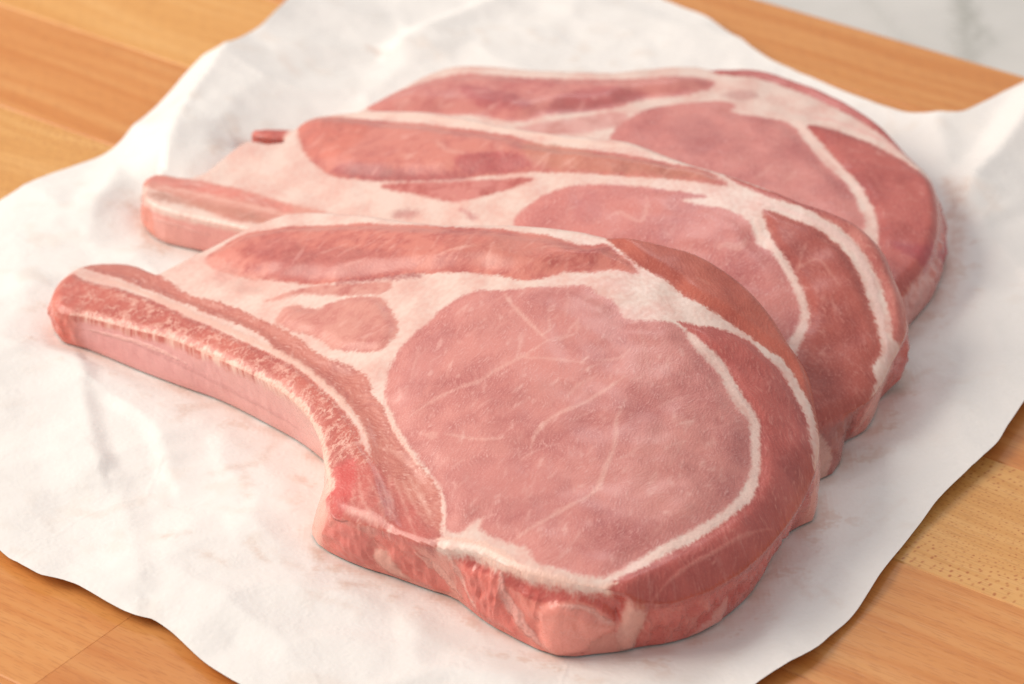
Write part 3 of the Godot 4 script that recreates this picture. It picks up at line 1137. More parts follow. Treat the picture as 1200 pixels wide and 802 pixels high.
func front_chop_data() -> Dictionary:
	var d := {}
	d.surf = [-13.7,51.5,29.82,29.248,-17.95,-22.468,-0.368,-7.707,-23.491,-3.56,-2.598,7.169]
	d.top = [0,9.21,3.27,10.64,6.53,12.1,9.79,13.55,13.09,14.91,16.4,16.27,19.51,18.01,22.73,19.54,26.13,20.62,29.57,21.59,33.01,22.54,36.44,23.53,39.88,24.47,43.29,25.54,46.5,27.09,49.37,29.2,52.26,31.31,54.81,33.8,57.14,36.5,59.3,39.34,61.13,42.4,62.67,45.63,64.14,48.88,65.81,52.03,67.23,55.3,67.9,58.81,68.23,62.36,68.51,65.92,68.85,69.47,68.99,73.04,68.77,76.6,68.24,80.13,67.42,83.61,66.32,87,65.13,90.37,63.89,93.72,62.55,97.03,61.09,100.28,59.51,103.48,57.83,106.64,56.09,109.75,54.27,112.83,52.37,115.85,50.34,118.78,48.11,121.57,45.69,124.2,43.11,126.66,40.36,128.93,37.42,130.96,34.27,132.64,30.87,133.72,27.39,134.49,23.83,134.6,20.39,133.68,17,132.56,13.59,131.51,10.24,130.27,7,128.77,3.85,127.1,0.82,125.21,-1.96,122.97,-4.61,120.57,-7.4,118.36,-10.57,116.72,-13.85,115.33,-16.91,113.48,-19.75,111.33,-22.51,109.06,-25.21,106.72,-27.93,104.41,-30.74,102.2,-33.56,100.02,-36.34,97.78,-38.74,95.16,-40.1,91.87,-40.42,88.33,-40.79,84.78,-41.45,81.27,-42.06,77.75,-42.58,74.22,-43.32,70.73,-44.36,67.32,-45.52,63.94,-46.85,60.62,-48.47,57.44,-50.26,54.35,-52.18,51.35,-54.23,48.43,-56.42,45.6,-58.7,42.86,-61.05,40.17,-63.44,37.52,-65.87,34.9,-68.32,32.3,-70.79,29.72,-73.26,27.15,-75.74,24.58,-78.27,22.05,-80.87,19.61,-83.6,17.32,-86.49,15.21,-89.46,13.24,-92.46,11.29,-95.46,9.37,-98.5,7.49,-101.57,5.67,-104.75,4.04,-108.15,3,-111.3,1.4,-112.8,-1.8,-113.33,-5.32,-112.98,-8.87,-112.31,-12.38,-111.07,-15.71,-108.96,-18.57,-105.85,-20.25,-102.32,-20.66,-98.78,-20.19,-95.43,-18.99,-92.55,-16.91,-90.15,-14.27,-87.6,-11.79,-85.22,-13.77,-82.24,-15.74,-79.22,-17.65,-76.15,-19.47,-73.02,-21.19,-70.08,-23.21,-66.94,-24.89,-63.55,-25.99,-60.05,-26.67,-56.5,-27.03,-53.06,-26.18,-49.96,-24.41,-47.03,-22.38,-44.18,-20.23,-41.36,-18.03,-38.57,-15.81,-35.81,-13.55,-33.09,-11.22,-30.4,-8.88,-27.71,-6.53,-25,-4.21,-22.24,-1.94,-19.38,0.19,-16.36,2.09,-13.17,3.69,-9.93,5.19,-6.63,6.55,-3.31,7.87]
	d.bottom = [0,9.21,3.27,10.64,6.53,12.1,9.79,13.55,13.09,14.91,16.4,16.27,19.51,18.01,22.73,19.54,26.13,20.62,29.57,21.59,33.01,22.54,36.44,23.53,39.88,24.47,43.29,25.54,46.5,27.09,49.37,29.2,52.26,31.31,54.81,33.8,57.14,36.5,59.3,39.34,61.13,42.4,62.67,45.63,64.14,48.88,65.81,52.03,67.23,55.3,67.9,58.81,68.23,62.36,68.51,65.92,68.85,69.47,68.99,73.04,69.06,76.7,68.08,80.08,64.58,82.67,61.86,85.46,60.3,88.56,59.01,91.74,57.78,94.94,56.51,98.16,55.32,101.43,54.13,104.7,52.79,107.87,51.15,110.87,49.27,113.72,47.23,116.44,45.1,119.04,42.84,121.49,40.42,123.69,37.79,125.49,34.96,126.89,32.1,127.96,29.27,128.47,26.77,129.21,24.37,130.27,21.01,131.07,17.34,131.66,13.43,132.45,9.51,132.2,5.5,129.93,1.53,126.63,-1.77,123.68,-3.91,121.69,-5.45,120.02,-7.14,118,-9.34,114.98,-11.76,111.7,-14.39,109.57,-17.27,108.13,-20.25,106.29,-23.29,104.38,-26.37,102.5,-29.43,100.84,-32.6,99.13,-36.56,96.42,-40.94,92.71,-43.6,89.63,-45.01,85.8,-44.56,82.77,-42.55,80.69,-41.23,77.82,-40.81,73.96,-40.25,69.92,-39.84,65.79,-40.66,61.97,-42.09,58.34,-43.93,54.98,-46.07,51.81,-48.37,48.78,-50.82,45.92,-53.45,43.24,-56.13,40.68,-58.8,38.14,-61.5,35.58,-64.2,33.08,-66.88,30.7,-69.52,28.52,-72.04,26.68,-74.49,25.09,-76.96,23.57,-79.55,21.95,-82.41,20.03,-85.55,17.91,-88.81,15.65,-92,13.37,-95.09,11.05,-98.16,8.68,-101.25,6.32,-104.48,4.09,-107.85,2.41,-110.62,0.87,-112.93,-3.64,-113.77,-7.07,-112.98,-8.9,-112.28,-12.25,-111.07,-15.71,-108.96,-18.57,-105.85,-20.25,-102.32,-20.66,-98.78,-20.19,-95.43,-18.99,-92.55,-16.91,-90.15,-14.27,-87.6,-11.79,-85.22,-13.77,-82.24,-15.74,-79.22,-17.65,-76.15,-19.47,-73.02,-21.19,-70.08,-23.21,-66.94,-24.89,-63.55,-25.99,-60.05,-26.67,-56.5,-27.03,-53.06,-26.18,-49.96,-24.41,-47.03,-22.38,-44.18,-20.23,-41.36,-18.03,-38.57,-15.81,-35.81,-13.55,-33.09,-11.22,-30.4,-8.88,-27.71,-6.53,-25,-4.21,-22.24,-1.94,-19.38,0.19,-16.36,2.09,-13.17,3.69,-9.93,5.19,-6.63,6.55,-3.31,7.87]
	d.low = [19.2,19.8,20.3,20.7,21,21.3,21.4,21.4,21.3,21.1,20.9,20.5,20,19.3,18.5,17.5,16.4,15.1,13.8,12.5,11.2,9.9,8.6,7.2,5.7,4.6,3.6,2.7,1.6,0.7,0.5,0.4,0.4,0.4,0.4,0.4,0.4,0.4,0.4,0.4,0.4,0.4,0.4,0.4,0.4,0.4,0.4,0.4,0.4,0.4,0.4,0.4,0.4,0.4,0.4,0.4,0.4,0.4,0.4,0.4,0.4,0.4,0.4,0.4,0.4,0.4,0.4,0.4,0.4,0.4,0.4,0.4,0.4,0.4,0.4,0.4,0.4,0.4,0.4,0.4,0.4,0.4,0.4,0.4,0.4,0.4,0.4,0.4,0.4,0.4,0.4,0.4,0.4,0.4,0.4,0.4,0.4,0.4,0.4,0.4,0.4,0.4,0.4,0.4,0.4,0.4,0.4,0.4,0.4,0.4,0.4,0.4,0.4,0.4,0.4,0.4,0.4,0.4,0.4,0.4,0.4,0.4,0.4,0.4,0.4,0.4,0.4,0.3,0.4,0.7,1.1,2.1,3.3,4.4,5.5,6.5,7.5,8.5,9.4,10.3,11.2,12,12.9,13.7,14.6,15.4,16.2,17,17.8,18.5]
	d.curl = [3,3,3,3,3,3,3,3,3,3,3,3,3,3,3,3,3,3,3,3,3,3.1,3,2.4,1.8,1.6,1.6,1.7,1.7,1.7,1.4,1.9,4.9,6.6,6.9,6.7,6.5,6.5,6.5,6.5,6.5,6.5,6.5,6.5,6.5,6.5,6.5,6.5,6.5,6.6,6.8,5.1,1.6,1.5,1.7,1.7,1.7,1.7,1.7,1.7,1.7,1.7,1.7,1.7,1.7,1.7,1.7,1.7,1.7,1.7,1.7,1.7,1.7,1.6,1,1,1,1,1,1,1,1,1,1,1,1,1,1,1,1,1,1,1,1,1,1,1,1,1,1,1,1,1,1,1,1,1,1.1,2,2,2,2,2.5,3,3,3,3,3,3,3,3,3,3,3,3,3,3,3,3,3,3,3,3,3,3,3,3,3,3,3,3,3,3,3,3,3,3,3,3,3]
	d.around = 535.6
	d.flap = [-75.9,-12.8,-72.3,-16.6,-67.9,-20,-63.6,-19.9,-56.6,-18,-48.3,-14.2,-36.4,-7.7,-25.8,-0.7,-10.8,8,-5.1,10.8,2,15.2,10,19.2,16,23.4,22.4,23.8,24.9,27.6,27.8,30.9,29,35,23.1,34,17.8,34.5,11.9,33.6,6.9,34.8,2,34.1,-6,29.2,-13,25.8,-23.1,21.9,-30.3,19.4,-39.6,16.3,-46.9,13.8,-59.8,5.2,-64.9,2,-73.2,-6.3]
	d.outer = [22.4,22.1,25.9,27.6,29.7,32.5,35.8,37.6,39.2,41.7,44,45.1,48.8,48.1,53.6,51.3,57.7,53.9,62.5,56.7,65.7,63.1,67.7,68,68.8,74.6,72.1,70.3,71.9,59.8,67.6,48.8,62.2,38.9,55.6,31.6,46,24.1,35.1,20.7,23.3,17.6]
	d.inner = [37.9,51.7,42.2,51.8,48.6,52,54.4,53.8,56.3,55.8,60.9,59.8,63.9,66.4,66,72.2,66.6,79.2,67.4,84.6,70.9,86.5,67.8,103.4,60,122.3,50,136.4,31.7,145.8,23.6,137.8,20,133.6,21.4,132.1,26.9,128.5,33.8,122.9,40,117.7,45.8,111.3,50.7,105,53.1,99.9,54.2,93.2,54.5,86.7,54.9,80.1,54.1,76.5,51.5,71.7,49.3,66.3,47.5,61.9,44.4,58.9,41.6,55.9]
	d.eye = [-10.5,34.9,-15.8,37.5,-19.7,42.1,-23.6,45.6,-27,50.9,-28.3,55.3,-28.7,59.4,-28.8,63.7,-26.9,70.9,-24.8,77.2,-21.7,83.7,-18.8,90.1,-15.8,96.4,-14.6,103.8,-14.3,110.3,-11,111.9,-8.1,109.7,-6.8,109.1,-6.4,112.8,-0.9,117.7,3.3,120.4,4.5,124.2,9.9,127.5,17.9,130.8,23.3,129.1,26.1,125.8,36.3,117.4,44,110.3,49,103.1,51.3,97.3,52.2,93.9,52.9,86.1,52.4,79.8,49.7,76.1,47.7,70.9,46.4,66.7,44.2,63.7,41.8,61,40,57.7,38.8,53.9,34.9,52.2,26.6,51.8,24.7,48.8,22.9,44.9,19.6,42.5,17.1,39.2,12.2,38.7,0,37,-7.5,34.8]
	d.oval = [-55.3,21.8,-53.8,19.2,-50.7,20.4,-48.5,22.5,-45.4,24.1,-43.4,23.2,-38.3,23.8,-31.1,27.4,-27.9,33.8,-26.3,40.7,-27.2,44,-30.5,47,-35.5,45,-41.6,41.2,-44.4,36.8,-48.1,32.5,-51.2,30.3,-55.6,25]
	d.strip = [-58.9,13.9,-51,13.7,-45.8,14.7,-38.5,17.9,-28.8,22.2,-30.7,25.9,-40.4,21.7,-48.8,16.6,-56.1,15.3]
	d.ribstrip = [-107.9,-17.4,-105.3,-18.9,-100.1,-20.3,-94.1,-17.7,-87.4,-10,-78.9,2.3,-68.4,11.1,-61,19.7,-50.7,32.2,-44.6,41.9,-38.4,47.8,-33.2,54.6,-31.8,60.4,-28.9,67.3,-25.8,76,-20.7,87.3,-16.4,96.2,-15.2,104.4,-16.5,114.2,-23.9,111.6,-27,100.1,-30.2,88.3,-32.1,76.9,-34.7,67.5,-38.9,59.2,-47.5,45.1,-55,35.4,-60.6,25.8,-71.7,14.1,-83.1,2.5,-94.6,-8.1,-104.5,-15.5]
	d.marrow = [-113.9,-7,-112.7,-10.8,-109,-13.8,-106.2,-11.3,-94.2,-3.8,-82.7,7,-71.4,19.4,-60.3,31.7,-50.1,43.5,-42.4,55.9,-37.7,64.8,-35,70.7,-33.6,76.8,-30.3,84.3,-27.7,94.6,-26.3,103.4,-29.6,105.2,-35,101,-39.8,95.4,-40.3,92,-40.2,85.5,-41.5,78.2,-43.1,71.5,-46.2,62.4,-52.1,51.7,-59.2,42.9,-70.1,31.5,-81.6,20.6,-91.8,13.1,-102.9,6.4,-111.1,3.9,-113.5,-1.1]
	d.line_cort = [-107.5,-13.8,-101.2,-10.3,-94.4,-6.2,-82.9,5.2,-71.5,17.6,-60.4,29.8,-50.2,42,-42.1,54.3,-36.8,64.4,-33.8,70.7,-32.1,76.9]
	d.line_eyeline = [41,55.8,43.3,60.3,46.9,63.5,48.5,67.1,50.7,72.8,53.5,77.3,54.1,80.4,53.8,87,53.4,93.5,51.9,100.3,49,105.3,44.9,110.6,40,115.9,33.8,121.2,27,126.8,21.1,131.1]
	d.line_eyebot = [-16.1,112.3,-11.9,113.7,-6.9,116.7,-1.8,121,1.8,125.4,9.9,130.3,17.9,133,21.8,132.6]
	d.line_eyeleft = [-28.6,64.6,-26.4,73.8,-23.1,82.4,-20.3,89]
	d.line_ridge = [29.4,133.8,35.9,127.5,43.5,120.3,50.3,113.3,56.2,107.2]
	d.line_edge = [-110.3,3.6,-103,5.3,-91.9,12.1,-81.7,19.3,-70.6,30,-59.7,41.8,-52.4,50.8,-47,59.8,-43.9,67.6,-42.2,74.1,-41.2,80.5,-39.9,87.4]
	d.line_fringe = [-15.4,97.9,-14.6,104.6,-14.5,111.8]
	d.veins = [
		{"w": 0.70, "o": 0.60, "p": [-34,86.7,-32.8,95.1,-29.7,102.1]},
		{"w": 0.60, "o": 0.55, "p": [-30.3,85.1,-27.7,94.6,-26.4,102.9]},
		{"w": 1.00, "o": 0.60, "p": [-36.5,96.2,-32.7,99.1,-28.8,103.5]},
		{"w": 0.70, "o": 0.55, "p": [-26,90,-22.7,101.7,-21,108.8]},
		{"w": 0.70, "o": 0.50, "p": [-23.5,88.3,-20.1,97.5,-17,106.9]},
		{"w": 0.60, "o": 0.50, "p": [-21,92.5,-18.6,100.6]},
		{"w": 0.60, "o": 0.40, "p": [-29.7,72.4,-27.6,78.7,-23.6,87]},
		{"w": 0.80, "o": 0.40, "p": [-38.3,74.2,-35.9,78]},
		{"w": 0.90, "o": 0.50, "p": [-34.9,90.4,-35.2,95.4]},
		{"w": 0.90, "o": 0.70, "p": [-1.6,38.1,0,43.2,3.9,50.3,8.1,57.7]},
		{"w": 1.30, "o": 0.55, "p": [8.1,57.7,4.2,60.5,1.9,61.6,-3.5,64.1,-7.7,67,-14.4,68,-19.2,70.4,-23,72.5]},
		{"w": 0.80, "o": 0.50, "p": [1,61.4,9.6,64.2,16.6,66.6]},
		{"w": 0.70, "o": 0.45, "p": [18.2,65.7,23.9,65.2,26.5,62.4]},
		{"w": 1.10, "o": 0.65, "p": [25.1,71.5,18.9,76.7,15.1,79.5,9.4,82.2,5.1,87.2,4.1,93]},
		{"w": 1.00, "o": 0.40, "p": [19.1,70.1,14.3,73.5,11.4,77.7]},
		{"w": 1.10, "o": 0.65, "p": [25.3,78.2,23.9,82.2,22.9,85.4,22.4,92.6,20.4,99,17.5,106.4,11,110.8,5.5,114.3,0,117.7]},
		{"w": 0.80, "o": 0.55, "p": [-15.1,81.4,-7.2,85.3,-1.9,86.6]},
		{"w": 2.20, "o": 0.50, "p": [-19.4,79.6,-16.7,81.9]},
		{"w": 0.60, "o": 0.40, "p": [39.8,75.5,35,78.2,32.4,80.6]},
		{"w": 0.70, "o": 0.60, "p": [6.8,55.4,8.7,53.4,8.2,48.9]},
		{"w": 0.70, "o": 0.45, "p": [8.1,57.7,11,57.6,14.5,55.9,15,51]},
		{"w": 0.70, "o": 0.35, "p": [-23.2,61.2,-22,54.5,-21.1,49]},
		{"w": 0.70, "o": 0.35, "p": [-15.4,64.3,-14.1,59.7,-13,56.6]},
		{"w": 0.70, "o": 0.35, "p": [37.4,90.4,34.3,97.9]},
		{"w": 1.00, "o": 0.30, "p": [31.4,100,29.4,104.5]},
		{"w": 0.80, "o": 0.60, "p": [-7.3,112,-6.2,108.5]},
		{"w": 0.60, "o": 0.40, "p": [43.9,69.2,44.9,72.5]},
		{"w": 0.50, "o": 0.20, "p": [49.7,107.3,52.9,98.7,54,95.7]},
		{"w": 1.40, "o": 0.30, "p": [35.1,64.1,34.5,71]},
		{"w": 0.90, "o": 0.25, "p": [28.7,53.2,30.1,64.5,30.9,70]},
		{"w": 0.90, "o": 0.30, "p": [12.9,28.9,12.4,35.3,12.9,43.2,12.1,50.5]},
		{"w": 0.90, "o": 0.40, "p": [-19.2,16.1,-17.3,11.7,-15.7,6.1]},
		{"w": 0.70, "o": 0.40, "p": [-18.1,19.1,-13.1,18.9,-8,20]},
		{"w": 0.70, "o": 0.35, "p": [-6,28.6,-5,20.5]},
		{"w": 0.80, "o": 0.30, "p": [5,25.5,10,25.4,16,24.4]},
		{"w": 1.00, "o": 0.40, "p": [-39.9,69.4,-38.2,67.4,-37.1,65.6]},
		{"w": 1.30, "o": 0.60, "p": [-40.1,78.8,-37.3,76.8,-33.4,76.3,-32.1,76.3]},
		{"w": 1.00, "o": 0.45, "p": [-30.5,78.1,-25.6,82.2,-20.7,90]},
		{"w": 0.80, "o": 0.50, "p": [-27.3,88.2,-26,100.4]},
		{"w": 0.80, "o": 0.45, "p": [-24.5,89.3,-21.4,99.6,-18.5,105.8]},
		{"w": 1.00, "o": 0.50, "p": [-32.1,87.6,-29,96.7,-27.5,103]},
		{"w": 0.70, "o": 0.40, "p": [-21.5,94.4,-17.6,103.6]},
		{"w": 0.90, "o": 0.30, "p": [-49.4,46.5,-44.4,45.9]},
		{"w": 0.80, "o": 0.30, "p": [-53.8,38.5,-51.8,45.4]},
		{"w": 0.50, "o": 0.20, "p": [62.5,65.8,61.9,76.8]},
		{"w": 0.50, "o": 0.20, "p": [58.8,62.3,60.3,69.6]},
		{"w": 0.60, "o": 0.20, "p": [41.1,134.3,46.9,125.4]},
		{"w": 0.90, "o": 0.25, "p": [42.4,36.4,46.3,38.4]}]
	d.patches = [
		{"o": 0.22, "c": [184,104,102], "p": [-14.9,94.1,-7.5,91.3,7.4,97.5,15.5,111.3,3.6,115.9,-8.3,107.9]},
		{"o": 0.19, "c": [190,114,116], "p": [-25.3,57.5,-19.6,46.7,-13.7,47.6,-16.5,58.2,-21.1,67.7,-25,68.9]},
		{"o": 0.22, "c": [186,104,98], "p": [5.9,40.2,17.6,42.3,23.3,53.2,19.2,62.9,9.7,57.4]},
		{"o": 0.22, "c": [214,142,130], "p": [30,86,41.4,84.4,46.4,98.4,36.5,113.2,25.6,111.7]},
		{"o": 0.19, "c": [212,138,128], "p": [-7.6,80.7,7.6,71,18.9,78,7.5,89.7,-3.7,91.1]},
		{"o": 0.17, "c": [196,118,110], "p": [1.9,49.8,-7.8,52.7,-9.8,46,-2,39.5]},
		{"o": 0.50, "c": [178,92,88], "p": [-56,0.1,-41.1,4.6,-24.3,17.2,-26.2,20.4,-42.8,13.9,-57.7,5.2]},
		{"o": 0.40, "c": [186,96,92], "p": [-64.9,-8.6,-56.6,-10.2,-49.7,-0.2,-55.8,3.3]},
		{"o": 0.40, "c": [206,124,110], "p": [-16.2,12.2,0,18.8,8,26.2,0,29.9,-12.1,21.1]},
		{"o": 0.70, "c": [198,94,86], "p": [-38.9,84.7,-32.2,83.5,-27.3,89.5,-22.4,98,-17.5,107.5,-15.6,112,-20.2,110.9,-27.8,104.4,-34.5,99.6,-39.1,94.1]},
		{"o": 0.75, "c": [212,80,76], "p": [-39.6,82.3,-37.5,80.5,-35.8,80.7,-34.5,85.5,-35.7,94,-37.8,96.4,-40.2,94.1,-40.1,88.2]},
		{"o": 0.60, "c": [232,150,140], "p": [-72.8,-6.5,-70.5,-3.5,-67.4,1.1,-70.2,0.5,-73,-3.1]},
		{"o": 0.50, "c": [236,178,165], "p": [-76,-14.1,-64.3,0.3,-55.5,7.8,-57.3,12.3,-68.2,5.9,-76.4,-6.1]},
		{"o": 0.60, "c": [150,62,62], "p": [-41.1,15.5,-32.4,18,-22.9,22,-23.1,23.3,-32.3,19.7,-40.6,16.8]},  # shade of the crease under the flap, painted as a dark line
		{"o": 0.50, "c": [176,76,72], "p": [-17.7,18.9,-13,23.8,-13.4,25.3,-17.1,22]},
		{"o": 0.45, "c": [216,104,90], "p": [-113.7,-8.9,-109.9,-12.7,-105.6,-7.4,-104.9,5,-111.1,3.9,-113.4,-2.6]}]
	d.side_marks = [
		{"c": [196,86,78], "o": 0.90, "d": -1.0, "p": [230.3,-0.2,224.9,-1,219.6,0.1,212.4,0.1,208.9,0.5,199.9,1,185.7,0.4,187.4,9.7,191,6.5,196.4,4,205.3,6.5,214.2,4.1,221.4,4.5,226.7,3.4]},
		{"c": [222,116,104], "o": 0.90, "d": 0.8, "p": [226.7,5.2,219.6,4.5,214.2,4.3,210.7,11.2,207.1,16.9,205.3,20,210.7,18.6,219.6,18.5,223.2,13.2]},
		{"c": [228,172,160], "o": 0.90, "w": 1.5, "p": [228.5,1.8,224.9,12.6,219.6,18.5]},
		{"c": [226,168,158], "o": 0.85, "w": 2.8, "p": [214.2,2.9,210.7,9.1,205.3,15.4,201.7,18.7]},
		{"c": [234,146,132], "o": 0.90, "d": 1.3, "p": [203.5,13,203.5,7.6,199.9,5.1,196.4,5.7,191,8.8,187.4,10.9,189.2,13.5,191,14.8,194.6,18.6,201.7,20.2]},
		{"c": [236,178,166], "o": 0.80, "w": 1.0, "p": [199.9,5.6,194.6,5.7,191,8.6,187.4,10.9]},
		{"c": [222,165,150], "o": 0.85, "d": 1.2, "p": [185.7,3.2,183.9,0.6,180.3,2.9,182.1,14.5,183.9,20.5,187.4,19.9,187.4,13.3]},
		{"c": [218,146,132], "o": 0.80, "d": 0.0, "p": [192.8,15.1,185.7,13.3,183.9,18.3,185.7,20,192.8,19.9]},
		{"c": [216,150,140], "o": 0.80, "d": 0.8, "p": [157.1,8.8,157.1,17.5,158.9,22,166,22,167.8,19.7,162.5,14.6]},
		{"c": [208,130,120], "o": 0.60, "w": 1.6, "p": [166,8.4,169.6,19.6]},
		{"c": [206,120,110], "o": 0.50, "w": 1.0, "p": [171.4,7.5,175,22]},
		{"c": [212,130,120], "o": 0.50, "w": 1.3, "p": [178.5,10.4,180.3,22]},
		{"c": [214,110,100], "o": 0.80, "d": 0.0, "p": [260.6,13.5,258.9,3.4,251.7,3.3,249.9,14.5,255.3,19.4,258.9,18.4]},
		{"c": [226,168,152], "o": 0.80, "d": 0.8, "p": [249.9,14.7,249.9,10,246.4,8.8,241,17.1,246.4,18.8]},
		{"c": [222,114,102], "o": 0.85, "d": 0.0, "p": [249.9,4,244.6,1.7,237.4,3.1,230.3,17.5,241,17.4,244.6,9.2]},
		{"c": [228,168,154], "o": 0.80, "w": 3.0, "p": [237.4,4.6,232.1,10.5,226.7,16.8]},
		{"c": [234,182,172], "o": 0.80, "w": 1.4, "p": [262.4,1.8,258.9,1.2,255.3,-1,246.4,-0.4]},
		{"c": [236,180,164], "o": 0.60, "w": 2.0, "p": [266,15,271.4,11.4,274.9,6]},
		{"c": [206,140,138], "o": 0.35, "w": 2.0, "p": [305.3,13.1,316,12.7,335.6,11.2,351.7,8.1,364.2,5.8]},
		{"c": [234,186,172], "o": 0.50, "w": 1.5, "p": [378.5,6.9,362.4,5.1,346.3,7.8]}]
	d.side_tones = [{"u": 0.0000, "c": [234,196,182]}, {"u": 0.0400, "c": [228,186,172]}, {"u": 0.0467, "c": [190,98,86]}, {"u": 0.1267, "c": [190,92,80]}, {"u": 0.1600, "c": [196,96,84]}, {"u": 0.1800, "c": [214,134,120]}, {"u": 0.2067, "c": [222,150,136]}, {"u": 0.2200, "c": [196,98,92]}, {"u": 0.2867, "c": [202,100,92]}, {"u": 0.3333, "c": [206,106,96]}, {"u": 0.3600, "c": [218,124,112]}, {"u": 0.3733, "c": [220,126,112]}, {"u": 0.4133, "c": [220,118,106]}, {"u": 0.4333, "c": [220,146,132]}, {"u": 0.4600, "c": [212,126,114]}, {"u": 0.4867, "c": [218,124,112]}, {"u": 0.4933, "c": [232,172,156]}, {"u": 0.5400, "c": [232,176,166]}, {"u": 0.5933, "c": [227,166,160]}, {"u": 0.6533, "c": [224,160,156]}, {"u": 0.7000, "c": [224,158,154]}, {"u": 0.7200, "c": [216,112,96]}, {"u": 0.7400, "c": [218,116,100]}, {"u": 0.7600, "c": [206,110,96]}, {"u": 0.8067, "c": [216,150,138]}, {"u": 0.8267, "c": [230,178,162]}, {"u": 0.8800, "c": [234,196,182]}]
	return d

